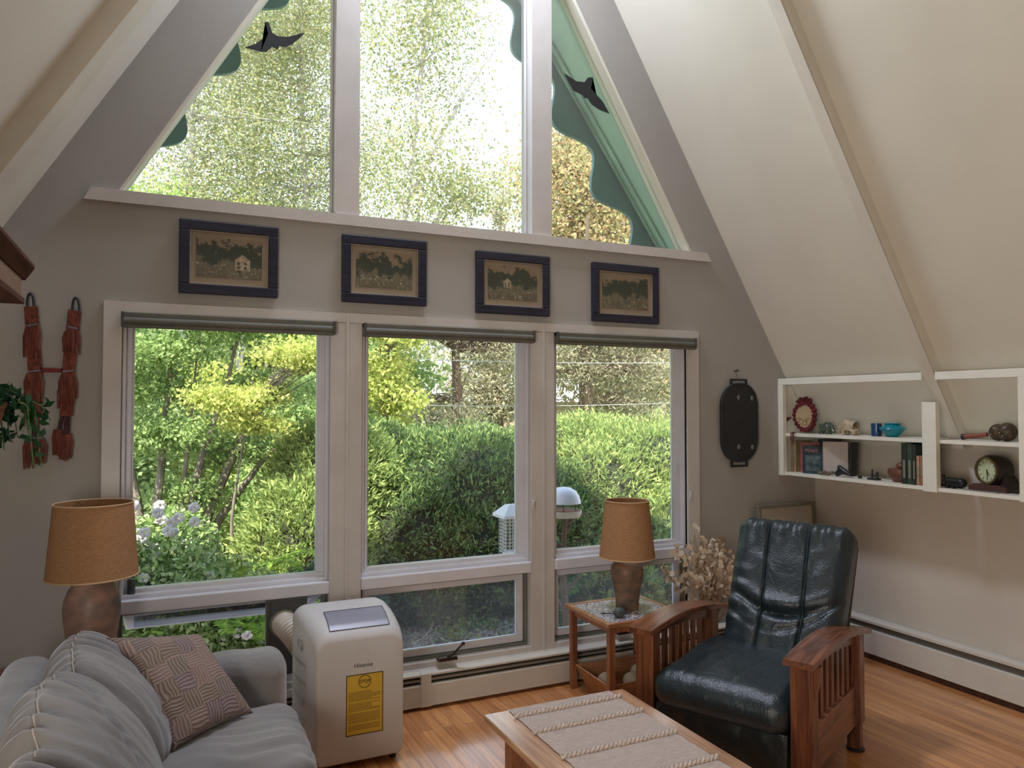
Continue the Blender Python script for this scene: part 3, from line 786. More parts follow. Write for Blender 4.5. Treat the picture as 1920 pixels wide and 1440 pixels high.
for s in (-1, 1):
    # arm board
    bm = B(); N = 22; rows = []
    for i in range(N + 1):
        y = -.425 + .865 * i / N; z = armz(y)
        wi = .062 if i > 0 else .060
        cxm = s * .352
        rows.append([bm.verts.new((cxm + dx, y, z + dz)) for dx, dz in ((-wi, -.024), (-wi, -.003), (-wi + .004, 0), (wi - .004, 0), (wi, -.003), (wi, -.024))])
    for i in range(N):
        for k in range(6): bm.faces.new((rows[i][k], rows[i][(k + 1) % 6], rows[i + 1][(k + 1) % 6], rows[i + 1][k]))
    bm.faces.new(rows[0]); bm.faces.new(rows[-1][::-1])
    obj('arm_board', bm, M_missiony, t, local=True, angle=30)
    # posts
    bm = B(); box(bm, s * .395, s * .305, -.38, -.31, 0, .574, .004); obj('front_post', bm, M_mission, t, local=True, smooth=False)
    bm = B(); box(bm, s * .395, s * .325, .30, .375, .125, .545, .004); obj('rear_post', bm, M_mission, t, local=True, smooth=False)
    bm = B(); box(bm, s * .388, s * .332, .305, .36, .012, .13, .003); obj('rear_leg', bm, M_mission, t, local=True, smooth=False)
    bm = B(); lathe(bm, [(.036, 0), (.040, .003), (.040, .010), (.034, .014)], (s * .362, .333, 0), 20); obj('foot_glide', bm, M_black, t, local=True)
    # corbel under the arm
    bm = B(); prism(bm, [(s * .395, .572), (s * .418, .572), (s * .412, .52), (s * .400, .46), (s * .395, .44)], 'y', -.365, -.325); obj('corbel', bm, M_mission, t, local=True, smooth=False)
    bm = B(); prism(bm, [(.375, .54), (.402, .545), (.398, .50), (.385, .46), (.375, .44)], 'x', s * .345, s * .378); obj('corbel', bm, M_mission, t, local=True, smooth=False)
    # rails
    bm = B(); N = 16; rows = []
    for i in range(N + 1):
        y = -.31 + .61 * i / N; z = armz(y) - .024
        rows.append([bm.verts.new((s * x, y, zz)) for x, zz in ((.345, z), (.370, z), (.370, z - .055), (.345, z - .055))])
    for i in range(N):
        for k in range(4): bm.faces.new((rows[i][k], rows[i][(k + 1) % 4], rows[i + 1][(k + 1) % 4], rows[i + 1][k]))
    bm.faces.new(rows[0]); bm.faces.new(rows[-1][::-1]); obj('upper_rail', bm, M_missiony, t, local=True, smooth=False)
    bm = B(); box(bm, s * .345, s * .375, -.31, .30, .125, .305, .003); obj('side_panel', bm, M_missiony, t, local=True, smooth=False)
    for k in range(7):
        y = -.262 + k * .076
        bm = B(); box(bm, s * .350, s * .366, y, y + .036, .30, armz(y) - .07, .002); obj('slat', bm, M_mission, t, local=True, smooth=False)

def soft(bm, hx, hy, hz, r, disp, M, step=.011):
    """evenly gridded box with rounded edges, then displaced"""
    H = (hx, hy, hz); inn = [max(h - r, 0) for h in H]; new = []
    for ax in range(3):
        a, b_ = [k for k in range(3) if k != ax]
        na, nb = max(6, int(2 * H[a] / step)), max(6, int(2 * H[b_] / step))
        for sg in (-1, 1):
            def f(u, v):
                p = [0, 0, 0]; p[ax] = sg * H[ax]; p[a] = (2 * u - 1) * H[a]; p[b_] = (2 * v - 1) * H[b_]
                c = Vector([min(max(p[k], -inn[k]), inn[k]) for k in range(3)]); d = Vector(p) - c
                q = c + d.normalized() * r if d.length > 1e-9 else Vector(p)
                return M @ (q + disp(q))
            new += [v for row in surf(bm, f, na + 1, nb + 1) for v in row]
    bmesh.ops.remove_doubles(bm, verts=new, dist=1e-5)
# seat cushion
def dseat(p):
    z = 0
    if p.z > 0:
        z += .030 * (1 - (p.x / .31) ** 2) * (1 - (p.y / .33) ** 2)
        for k, (x0, w) in enumerate(((-.05, .010), (.09, .012), (-.16, .014))):
            z -= .007 * math.exp(-((p.x - x0 - .2 * p.y) / w) ** 2) * max(0, 1 - abs(p.y + .05) * 3)
        z += .007 * n3(p.x * 9, p.y * 6, 1)
    return Vector((0, -.012 * (1 - (p.z / .09) ** 2) if p.y < 0 else 0, z))
bm = B(); soft(bm, .300, .33, .082, .070, dseat, Matrix.Translation((0, -.085, .355)) @ Matrix.Rotation(math.radians(2.5), 4, 'X')); obj('seat_cushion', bm, M_leather, t, local=True)
# front panel (folded footrest) with pleats
bm = B()
surf(bm, lambda u, v: Vector((-.292 + .584 * u, -.372 + .010 * abs(math.sin(u * math.pi * 3)) ** .3 * -1 + .006 * n3(u * 8, v * 4, 3) - .012 * math.sin(v * math.pi), .045 + .235 * v)), 60, 14)
box(bm, -.29, .29, -.365, -.30, .05, .275)
obj('footrest_panel', bm, M_leather, t, local=True)
bm = B(); box(bm, -.30, .30, -.30, .28, .10, .29); obj('seat_base', bm, M_dark, t, local=True, smooth=False)
# back cushion, reclined
BM = Matrix.Translation((.062, .155, .345)) @ Matrix.Rotation(math.radians(-27), 4, 'X')
def dback(p):
    # p.z is along the back (-.36 .. .36), front face is -y
    d = Vector((0, 0, 0)); h = (p.z + .36) / .72
    if p.y < 0:
        b = -.020 * (1 - (p.x / .31) ** 2)
        for x0 in (-.10, .10): b += .012 * math.exp(-((p.x - x0 - .01 * math.sin(h * 5)) / .007) ** 2)
        # smile shaped sag crease and its lesser neighbours
        zc = -.115 + .9 * p.x ** 2 * 1.6
        b += .034 * math.exp(-((p.z - zc) / .020) ** 2) * max(0, 1 - abs(p.x) / .33)
        b -= .016 * math.exp(-((p.z - zc - .05) / .03) ** 2) * max(0, 1 - abs(p.x) / .3)
        zc2 = -.20 + 1.8 * (p.x - .05) ** 2 + .35 * p.x
        b += .013 * math.exp(-((p.z - zc2) / .016) ** 2) * (1 if p.x > 0 else .4)
        b += .010 * n3(p.x * 7, p.z * 6, 5) + .004 * n3(p.x * 18, p.z * 9, 8)
        # gathers running in from the left edge
        if p.x < -.12: b += .010 * math.sin(p.z * 75 + 6 * p.x) * (-.12 - p.x) / .18 * math.exp(-((p.z + .08) / .15) ** 2)
        if h > .8: b += .007 * math.sin(p.x * 95) * (h - .8) / .2
        d.y = b
    d.x = .018 * p.x / .3 * (1 - h) * -1
    return d
bm = B(); soft(bm, .286, .088, .365, .065, dback, BM @ Matrix.Translation((0, 0, .36)), .008); obj('back_cushion', bm, M_leather, t, local=True)
for x0 in (-.10, .10):
    bm = B(); P = []
    for k in range(30):
        h = .03 + .94 * k / 29; z = -.36 + .72 * h; x = x0 + .01 * math.sin(h * 5)
        zc = -.115 + 1.44 * x * x
        y = -.088 - .020 * (1 - (x / .31) ** 2) + .004
        y += .026 * math.exp(-((z - zc) / .022) ** 2) * (1 - abs(x) / .33) - .016 * math.exp(-((z - zc - .05) / .03) ** 2) * (1 - abs(x) / .3)
        P.append(BM @ Matrix.Translation((0, 0, .36)) @ Vector((x, y, z)))
    tube(bm, P, .0028, 6); obj('seam', bm, M_leather2, t, local=True)
bm = B(); box(bm, -.275, .275, .055, .10, -.30, .32, .02, M=BM @ Matrix.Translation((0, 0, .36))); obj('back_shell', bm, mat('brown_back_cloth', (.055, .045, .038), rough=.8), t, local=True)

# ================================================================ side table with its lamp
t = thing('side_table', 'small wooden side table with mosaic top in front of the right window', 'table', (2.375, 3.60, 0))
TX0, TX1, TY0, TY1, TZ = 2.125, 2.63, 3.36, 3.825, .470
bm = B(); frame_pts = None
for a in ((TX0, TX1, TY0, TY0 + .03), (TX0, TX1, TY1 - .03, TY1), (TX0, TX0 + .03, TY0 + .03, TY1 - .03), (TX1 - .03, TX1, TY0 + .03, TY1 - .03)):
    box(bm, *a, TZ - .022, TZ, .003)
obj('top_frame', bm, wood('side_table_rim', (.30, .13, .06), (.48, .25, .13), rough=.35, axis='x', coat=.2), t, smooth=False)
def mosaic():
    m = bpy.data.materials.new('mosaic_tile'); m.use_nodes = True; nt = m.node_tree; b = nt.nodes['Principled BSDF']
    tc = nt.nodes.new('ShaderNodeTexCoord'); mp = nt.nodes.new('ShaderNodeMapping'); mp.inputs['Rotation'].default_value = (0, 0, math.radians(45)); nt.links.new(tc.outputs['Object'], mp.inputs[0])
    v = nt.nodes.new('ShaderNodeTexVoronoi'); v.feature = 'DISTANCE_TO_EDGE'; v.inputs['Scale'].default_value = 62; nt.links.new(mp.outputs[0], v.inputs[0])
    r = nt.nodes.new('ShaderNodeValToRGB'); r.color_ramp.elements[0].position = .05; r.color_ramp.elements[0].color = (.12, .10, .11, 1); r.color_ramp.elements[1].position = .10; r.color_ramp.elements[1].color = (.80, .76, .80, 1)
    nt.links.new(v.outputs[0], r.inputs[0])
    w = nt.nodes.new('ShaderNodeTexVoronoi'); w.inputs['Scale'].default_value = 62; nt.links.new(mp.outputs[0], w.inputs[0])
    r2 = nt.nodes.new('ShaderNodeValToRGB'); r2.color_ramp.elements[0].color = (.35, .34, .42, 1); r2.color_ramp.elements[1].color = (1, .98, .95, 1)
    nt.links.new(w.outputs['Color'], r2.inputs[0])
    mx = nt.nodes.new('ShaderNodeMixRGB'); mx.blend_type = 'MULTIPLY'; mx.inputs[0].default_value = 1; nt.links.new(r.outputs[0], mx.inputs[1]); nt.links.new(r2.outputs[0], mx.inputs[2])
    nt.links.new(mx.outputs[0], b.inputs['Base Color']); b.inputs['Roughness'].default_value = .25
    return m
bm = B(); box(bm, TX0 + .03, TX1 - .03, TY0 + .03, TY1 - .03, TZ - .018, TZ - .003); obj('mosaic_top', bm, mosaic(), t, smooth=False)
bm = B()
for a in ((TX0 + .03, TX1 - .03, TY0 + .03, TY0 + .045), (TX0 + .03, TX1 - .03, TY1 - .045, TY1 - .03), (TX0 + .03, TX0 + .045, TY0 + .045, TY1 - .045), (TX1 - .045, TX1 - .03, TY0 + .045, TY1 - .045)):
    box(bm, *a, TZ - .058, TZ - .022)
obj('apron', bm, M_side, t, smooth=False)
for x in (TX0 + .018, TX1 - .053):
    for y in (TY0 + .018, TY1 - .053):
        bm = B(); vs = box(bm, x, x + .035, y, y + .035, 0, TZ - .022, .003); obj('leg', bm, M_side, t, smooth=False)

M_clay = mat('wood_fired_clay', (.10, .080, .060), rough=.5, col2=(.27, .145, .09), vscale=11, bump=.35, bscale=28, stretch=(1, 1, 2.2))
M_clay2 = mat('grey_pink_clay', (.12, .095, .085), rough=.45, col2=(.36, .20, .145), vscale=9, bump=.35, bscale=22, stretch=(1, 1, 1.6))
def lamp(loc, prof, sb, label, mclay, group=None):
    """sb = (z bottom, z top, r bottom, r top) of the shade above the base"""
    t = thing('table_lamp', label, 'lamp', loc, 0, group)
    bm = B(); lathe(bm, prof, loc, 40); obj('base', bm, mclay, t)
    z0, z1, r0, r1 = sb
    bm = B()
    lathe(bm, [(r0, z0), (r0 - (r0 - r1) * .5, (z0 + z1) / 2), (r1, z1), (r1 - .004, z1), (r0 - .005, z0)], loc, 56, closed_ends=False)
    # close the lip at the bottom
    sh = obj('lamp_shade', bm, M_shade, t)
    for z, r in ((z0, r0), (z1, r1)):
        bm = B(); tube(bm, [(loc[0] + r * math.cos(a * math.pi / 24), loc[1] + r * math.sin(a * math.pi / 24), loc[2] + z) for a in range(48)], .0035, 6, closed=True)
        obj('shade_trim', bm, mat('shade_binding', (.50, .33, .18), rough=.7), sh)
    zt_ = prof[-1][1]
    bm = B(); tube(bm, [(loc[0], loc[1], loc[2] + zt_ - .01), (loc[0], loc[1], loc[2] + z1 - .03)], .006, 8)
    lathe(bm, [(.014, zt_), (.016, zt_ + .03), (.016, zt_ + .05), (.010, zt_ + .055)], loc, 16)
    for a in range(3):
        an = a * 2.094; tube(bm, [(loc[0], loc[1], loc[2] + z1 - .035), (loc[0] + (r1 - .004) * math.cos(an), loc[1] + (r1 - .004) * math.sin(an), loc[2] + z1 - .006)], .002, 5)
    obj('lamp_stem', bm, mat('brass', (.35, .25, .12), rough=.3, metal=.9), t)
    bm = B(); ball(bm, (loc[0], loc[1], loc[2] + zt_ + .10), (.028, .028, .036)); obj('bulb', bm, mat('white_bulb', (.7, .7, .68), rough=.3), t)
    return t
lamp((2.40, 3.60, TZ - .0025), [(.062, 0), (.064, .012), (.066, .05), (.074, .11), (.086, .17), (.092, .205), (.088, .235), (.070, .262), (.048, .276), (.046, .284), (.030, .288)],
     (.287, .600, .156, .122), 'table lamp with tan shade and mottled clay urn base on the mosaic side table', M_clay, 'clay table lamps')
# stone and rods on the table
st = wpt(1172, 1147, 3.47)
bm = B(); ball(bm, (2.255, 3.46, TZ + .024), (.034, .028, .027)); solo('round_stone', bm, mat('grey_stone', (.07, .085, .08), rough=.6, var=.3, vscale=20), 'small round grey-green stone at the foot of the right lamp', 'stone', base=(2.255, 3.46, TZ - .002))
for a, b_, lab in (((2.20, 3.56), (2.268, 3.50), 'short thin dark rod lying left of the round stone'), ((2.27, 3.475), (2.36, 3.50), 'short thin dark rod lying right of the round stone')):
    bm = B(); tube(bm, [(a[0], a[1], TZ + .002), (b_[0], b_[1], TZ + .006)], .0035, 8); solo('metal_rod', bm, mat('dark_steel', (.08, .08, .09), rough=.3, metal=.7), lab, 'rod', 'thin rods on the mosaic table', base=(a[0], a[1], TZ - .002))

# ================================================================ basket with white balls
t = thing('wooden_trug', 'flared orange-brown wooden trug holding white balls under the side table', 'trug', (2.40, 3.58, 0))
M_trug = wood('trug_wood', (.30, .12, .05), (.44, .21, .10), rough=.45, axis='x')
bx0, bx1, by0, by1, bh = 2.165, 2.60, 3.42, 3.75, .145
ins = .045
def trug_side(p0, p1, q0, q1, nrm):
    """slab from base edge p to rim edge q with notched ends"""
    bm = B(); th = Vector(nrm) * .008
    P = [Vector(p0), Vector(p1), Vector(q1), Vector(q0)]
    a = [bm.verts.new(v) for v in P]; b_ = [bm.verts.new(v + th) for v in P]
    bm.faces.new(a); bm.faces.new(b_[::-1])
    for i in range(4): bm.faces.new((a[i], b_[i], b_[(i + 1) % 4], a[(i + 1) % 4]))
    return bm
sides = [((bx0 + ins, by0 + ins, .006), (bx1 - ins, by0 + ins, .006), (bx0, by0, bh - .018), (bx1, by0, bh - .018), (0, 1, .2)),
         ((bx0 + ins, by1 - ins, .006), (bx1 - ins, by1 - ins, .006), (bx0, by1, bh), (bx1, by1, bh), (0, -1, .2)),
         ((bx0 + ins, by0 + ins, .006), (bx0 + ins, by1 - ins, .006), (bx0 - .015, by0, bh - .01), (bx0 - .015, by1, bh), (1, 0, .2)),
         ((bx1 - ins, by0 + ins, .006), (bx1 - ins, by1 - ins, .006), (bx1 + .015, by0, bh - .01), (bx1 + .015, by1, bh), (-1, 0, .2))]
for sd in sides: obj('side_board', trug_side(*sd), M_trug, t, smooth=False)
bm = B(); box(bm, bx0 + ins - .004, bx1 - ins + .004, by0 + ins - .02, by1 - ins + .02, .0, .034); obj('bottom_board', bm, M_trug, t, smooth=False)
M_ball = mat('chalk_white_ball', (.60, .54, .44), rough=.6, var=.08, vscale=12)
for (x, y, z), lab in (((2.245, 3.575, .092), 'white ball in the trug, leftmost, partly behind the table leg'), ((2.375, 3.520, .090), 'white ball at the front of the trug right of the table leg'), ((2.480, 3.60, .098), 'white ball in the trug nearest the armchair')):
    bm = B(); ball(bm, (x, y, z), (.052, .052, .050), 28, 18); solo('white_ball', bm, M_ball, lab, 'ball', 'white balls in the wooden trug', base=(x, y, z - .05))

# ================================================================ dried honesty bunches
def dried(base, H, n, spread, rdisc, label, name='dried_flowers', seed=3, lean=(0, 0)):
    rnd = random.Random(seed)
    t = thing(name, label, 'dried flowers', base)
    bm = B(); stems = B(); pods = B()
    lathe(bm, [(.05, 0), (.075, .04), (.085, .12), (.06, .20), (.04, .25), (.045, .27)], base, 24); obj('vase', bm, M_clay2, t)
    for i in range(n):
        a = rnd.uniform(0, 6.283); r = spread * rnd.random() ** .6; h = H * rnd.uniform(.72, 1.0) - .15 * r / spread
        tip = Vector((base[0] + lean[0] + r * math.cos(a), base[1] + lean[1] + r * math.sin(a) * .7, base[2] + h))
        b0 = Vector((base[0], base[1], base[2] + .1)); mid = b0.lerp(tip, .55) + Vector((0, 0, .06))
        pts = [b0, Vector((base[0] + (tip.x - base[0]) * .1, base[1] + (tip.y - base[1]) * .1, base[2] + .27)), mid, tip]
        tube(stems, pts, [.0022, .002, .0016, .001], 5)
        for k in range(17):
            f = rnd.uniform(.25, 1.0); p = pts[2].lerp(tip, f) if f > .3 else pts[1].lerp(pts[2], f * 3)
            o_ = Vector((rnd.uniform(-1, 1), rnd.uniform(-1, 1), rnd.uniform(-.6, .8))) * .04
            tube(stems, [p, p + o_], .0008, 4)
            rr = rdisc * rnd.uniform(.6, 1.1)
            nr = Vector((rnd.uniform(-1, 1), rnd.uniform(-1, 1), rnd.uniform(-.5, .5))).normalized()
            u = nr.orthogonal().normalized(); v = nr.cross(u); c = p + o_
            vv = [pods.verts.new(c + (u * math.cos(q * .785) + v * math.sin(q * .785) * .8) * rr) for q in range(8)]
            pods.faces.new(vv)
    obj('stems', stems, mat('straw_stem', (.28, .17, .09), rough=.8), t)
    o = obj('seed_pods', pods, leafmat('honesty_pod', [(.52, .38, .26), (.70, .56, .42), (.82, .74, .62)], .35), t, smooth=False); o['kind'] = 'stuff'
dried((2.98, 3.60, 0), .92, 40, .30, .019, 'bunch of cream honesty seed pods standing behind the left chair arm', seed=5, lean=(-.02, 0))
dried((3.70, 3.42, 0), .66, 10, .13, .010, 'small faded dried sprig peeking out right of the chair back', name='dried_sprig', seed=9, lean=(.08, 0))

# ================================================================ coffee table
t = thing('coffee_table', 'low oak coffee table with slatted ends in the foreground', 'table', (1.46, 2.1, 0))
KX0, KX1, KY0, KY1, KZ = 1.145, 1.775, 1.55, 2.70, .42
bm = B(); box(bm, KX0, KX1, KY0, KY1, KZ - .026, KZ, .004); obj('tabletop', bm, M_coffee, t, smooth=False)
for x in (KX0 + .02, KX1 - .075):
    for y in (KY0 + .15, KY1 - .215):
        bm = B(); box(bm, x, x + .055, y, y + .065, 0, KZ - .026, .003); obj('leg', bm, M_coffee_leg, t, smooth=False)
for x in (KX0 + .035, KX1 - .06):
    bm = B(); box(bm, x, x + .024, KY0 + .21, KY1 - .21, KZ - .085, KZ - .026, .002); obj('side_rail', bm, M_coffee_leg, t, smooth=False)
    bm = B(); box(bm, x, x + .024, KY0 + .21, KY1 - .21, .09, .14, .002); obj('side_rail', bm, M_coffee_leg, t, smooth=False)
    for k in range(8):
        y = KY0 + .26 + k * .078
        bm = B(); box(bm, x + .006, x + .018, y, y + .035, .14, KZ - .085); obj('slat', bm, M_coffee_leg, t, smooth=False)
bm = B(); box(bm, KX0 + .06, KX1 - .06, KY0 + .18, KY1 - .18, .10, .115, .002); obj('lower_shelf', bm, M_coffee, t, smooth=False)
# runner
t = thing('table_runner', 'beige woven table runner with braided cross ribs lying on the coffee table', 'runner', (1.48, 2.2, KZ))
M_run = mat('oatmeal_weave', (.56, .46, .41), rough=.95, var=.10, vscale=110, stretch=(.35, 1.6, 1), bump=.8, bscale=220, spec=.1)
bm = B()
def frun(u, v):
    x = 1.245 + .46 * u + .004 * n3(v * 30, u * .1, 7); y = 1.62 + 1.075 * v
    return Vector((x, y, KZ + .0035 + .0012 * n3(u * 12, v * 25, 2) + .0008 * math.sin(v * 700)))
vs = surf(bm, frun, 40, 200)
box(bm, 1.249, 1.701, 1.625, 2.69, KZ + .0003, KZ + .002)
obj('cloth', bm, M_run, t)
for k, yr in enumerate((2.618, 2.463, 2.252, 2.032, 1.83, 1.65)):
    bm = B()
    for ph in (0, math.pi):
        P = [(1.238 + .474 * i / 110, yr + .0055 * math.sin(i * .75 + ph), KZ + .009 + .004 * math.cos(i * .75 + ph)) for i in range(111)]
        tube(bm, P, .0062, 6)
    obj('braided_rib', bm, mat('braid_cord', (.50, .41, .36), rough=.95, var=.25, vscale=150), t)

# ================================================================ portable air conditioner
t = thing('air_conditioner', 'white portable air conditioner with yellow STOP label between sofa and window', 'air conditioner', (.83, 3.5, 0))
M_ac = mat('white_plastic', (.55, .53, .53), rough=.5, spec=.35, var=.02)
M_ac2 = mat('white_plastic_side', (.56, .54, .53), rough=.35)
def rrect(x0, x1, z0, z1, r, rb, n=8):
    P = []
    for (cx, cz, a0, rr) in ((x1 - r, z1 - r, 0, r), (x0 + r, z1 - r, 90, r), (x0 + rb, z0 + rb, 180, rb), (x1 - rb, z0 + rb, 270, rb)):
        for k in range(n + 1):
            a = math.radians(a0 + 90 * k / n); P.append((cx + rr * math.cos(a), cz + rr * math.sin(a)))
    return P
bm = B(); rings = []
secs = [(3.352, .645, 1.018, .565, .012), (3.356, .637, 1.026, .578, .006), (3.375, .632, 1.029, .598, .0), (3.41, .622, 1.030, .622, 0), (3.46, .612, 1.030, .642, 0), (3.54, .598, 1.030, .660, 0), (3.62, .592, 1.028, .668, 0), (3.675, .588, 1.024, .664, 0), (3.69, .594, 1.018, .654, .006)]
for y, x0, x1, z1, zb in secs:
    rings.append([bm.verts.new((p[0], y, p[1])) for p in rrect(x0, x1, .03 + zb, z1, .062, .03)])
n = len(rings[0])
for i in range(len(rings) - 1):
    for k in range(n): bm.faces.new((rings[i][k], rings[i][(k + 1) % n], rings[i + 1][(k + 1) % n], rings[i + 1][k]))
bm.faces.new(rings[0]); bm.faces.new(rings[-1][::-1])
ac = obj('housing', bm, M_ac, t, angle=50)
# hatch on the top
def topz(y):
    for a, b_ in zip(secs, secs[1:]):
        if a[0] <= y <= b_[0]: return a[3] + (b_[3] - a[3]) * (y - a[0]) / (b_[0] - a[0])
    return .66
bm = B(); surf(bm, lambda u, v: Vector((.70 + .27 * u, 3.385 + .135 * v, topz(3.385 + .135 * v) + .003)), 4, 14); obj('control_hatch', bm, mat('hatch_plastic', (.25, .25, .31), rough=.35), t)
bm = B()
P = [(.70, 3.385), (.97, 3.385), (.97, 3.52), (.70, 3.52)]
for i in range(4):
    a, b_ = P[i], P[(i + 1) % 4]
    tube(bm, [(a[0] + (b_[0] - a[0]) * k / 8, a[1] + (b_[1] - a[1]) * k / 8, topz(a[1] + (b_[1] - a[1]) * k / 8) + .003) for k in range(9)], .002, 5)
obj('hatch_gap', bm, mat('gap_grey', (.08, .08, .1), rough=.6), t)
# side handle, seams
bm = B(); box(bm, .594, .616, 3.50, 3.58, .50, .545, .008); obj('side_handle', bm, mat('handle_grey', (.30, .30, .30), rough=.4), t)
bm = B()
for z in (.44, .36, .28, .20): box(bm, .588, .604, 3.45, 3.66, z, z + .006, .001)
obj('side_vents', bm, mat('vent_white', (.48, .47, .46), rough=.4), t, smooth=False)
bm = B()
for x in (.66, .99):
    for y in (3.40, 3.65): tube(bm, [(x - .012, y, .017), (x + .012, y, .017)], .017, 12)
obj('casters', bm, M_black, t)
# emblem ring and raised name
FY = 3.3515
def disc(bm, cx, cz, r, y0, y1, seg=40): prism(bm, [(cx + r * math.cos(2 * math.pi * k / seg), cz + r * math.sin(2 * math.pi * k / seg)) for k in range(seg)], 'y', y0, y1)
bm = B(); tube(bm, [(.841 + .026 * math.cos(k * math.pi / 20), FY, .503 + .026 * math.sin(k * math.pi / 20)) for k in range(40)], .0016, 5, closed=True); obj('sensor_ring', bm, M_ac2, t)
M_ink = mat('dark_ink', (.02, .018, .016), rough=.5)
text('brand_lettering', 'Hisense', .027, Matrix.Translation((.843, FY - .001, .452)) @ FACE_Y, mat('grey_print', (.10, .10, .10), rough=.4), t)
bm = B(); box(bm, .766, .932, FY - .0015, FY, .150, .414); lb = obj('warning_label', bm, mat('yellow_sticker', (.62, .40, .045), rough=.55), t, smooth=False)
bm = B(); frame(bm, .766, .932, .150, .414, .0035, FY - .002, FY - .0012, 0)
tube(bm, [(.849 + .027 * math.cos(k * math.pi / 20), FY - .0022, .380 + .027 * math.sin(k * math.pi / 20)) for k in range(40)], .0014, 5, closed=True)
obj('label_border', bm, M_ink, lb, smooth=False)
text('label_lettering', 'STOP', .020, Matrix.Translation((.849, FY - .0025, .380)) @ FACE_Y @ Matrix.Scale(1.0, 4), M_ink, lb)
bm = B(); rl = random.Random(4)
z = .336
while z > .168:
    x = .777; xe = .918 if rl.random() > .3 else .88
    while x < xe:
        w = rl.uniform(.004, .013); box(bm, x, min(x + w, xe), FY - .0022, FY - .0014, z, z + .0024); x += w + .0022
    z -= .0062
    if abs(z - .292) < .004 or abs(z - .25) < .004 or abs(z - .20) < .004: z -= .007
obj('label_small_print', bm, mat('brown_ink', (.16, .09, .02), rough=.6), lb, smooth=False)

# vent hose and the adapter panel in the open window
t = thing('exhaust_hose', 'white ribbed exhaust duct running from the window panel to the air conditioner', 'hose', (.62, 3.78, .55))
bm = B()
P0, P1, P2, P3 = Vector((.585, 3.93, .520)), Vector((.585, 3.80, .535)), Vector((.66, 3.86, .42)), Vector((.70, 3.70, .36))
def bez(u): return P0 * (1 - u) ** 3 + P1 * 3 * u * (1 - u) ** 2 + P2 * 3 * u * u * (1 - u) + P3 * u ** 3
N = 90
tube(bm, [bez(i / N) for i in range(N + 1)], [.058 + .004 * math.sin(i * 1.6) for i in range(N + 1)], 28); obj('corrugated_duct', bm, mat('duct_plastic', (.60, .56, .50), rough=.4), t)
t = thing('window_vent_panel', 'dark grey vent panel with round port filling the right end of the open low window', 'vent panel', (.65, 3.95, .24))
M_vent = mat('dark_grey_plastic', (.10, .10, .10), rough=.45)
bm = B(); frame(bm, .50, .70, .245, .64, .02, 3.935, 3.965); box(bm, .52, .68, 3.945, 3.955, .265, .62); obj('panel', bm, M_vent, t, smooth=False)
bm = B(); tube(bm, [(.585, 3.915, .52), (.585, 3.945, .52)], .070, 28); obj('port_collar', bm, mat('mid_grey_plastic', (.22, .22, .21), rough=.4), t)
bm = B(); box(bm, .45, .70, 3.925, 3.96, .232, .262, .003); obj('slide_rail', bm, M_vinyl, t, smooth=False)

# grey canister on the ledge
bm = B(); lathe(bm, [(.016, 0), (.017, .004), (.017, .06), (.015, .066), (.008, .07)], (-.098, WY + .035, .7305), 20)
solo('canister', bm, mat('dark_canister', (.05, .06, .06), rough=.4), 'small dark grey canister on the left window ledge behind the lamp', 'canister', base=(-.098, WY + .035, .7305))

# ================================================================ sofa
M_sofa = mat('taupe_suede', (.19, .178, .178), rough=.75, col2=(.255, .24, .238), vscale=3.5, bump=.35, bscale=45, stretch=(.5, 1.6, .6), sheen=.5, spec=.2)
M_pipe = mat('pale_seam_thread', (.42, .38, .34), rough=.8)
t = thing('sofa', 'taupe microfibre sofa with loose puffy back cushions along the left wall', 'sofa', (.0, 2.2, 0))
bm = B(); box(bm, -.47, .47, 1.15, 3.36, .06, .27, .03); obj('base', bm, M_sofa, t)
def dnone(p): return Vector((0, 0, 0))
bm = B(); soft(bm, .085, 1.11, .30, .075, lambda p: Vector((0, .0, .008 * n3(p.y * 5, p.z * 3, 1))), Matrix.Translation((-.415, 2.26, .38)), .025); obj('back_frame', bm, M_sofa, t)
# far arm and near arm: rolled slabs
for yc, hy in ((3.262, .105), (1.16, .105)):
    bm = B()
    def darm(p):
        r = Vector((0, 0, 0))
        if p.z > .1: r.z += .010 * n3(p.x * 9, p.y * 6, yc) ; r.y += .006 * math.sin(p.x * 30)
        return r
    soft(bm, .46, hy, .275, .085, darm, Matrix.Translation((.035, yc, .335)), .014); obj('arm', bm, M_sofa, t)
# seat cushions
for i, yc in enumerate((2.862, 2.285, 1.70)):
    bm = B()
    def ds(p, yc=yc):
        r = Vector((0, 0, 0)); k = p.y / .285
        if p.z > -.02:
            r.z += .026 * (1 - k * k) * (1 - (p.x / .36) ** 2 * .6)
            w = .5 + .5 * math.tanh((p.x - .02) * 9)
            r.z += w * (.0055 * math.sin(p.y * 88 + 6.5 * n3(p.x * 5, p.y * 4, yc)) + .008 * n3(p.x * 4, p.y * 14, yc))
        if p.x > .25: r.x += .004 * math.sin(p.y * 70 + p.z * 20)
        return r
    soft(bm, .335, .288, .085, .078, ds, Matrix.Translation((.175, yc, .350)), .009); obj('seat_cushion', bm, M_sofa, t)
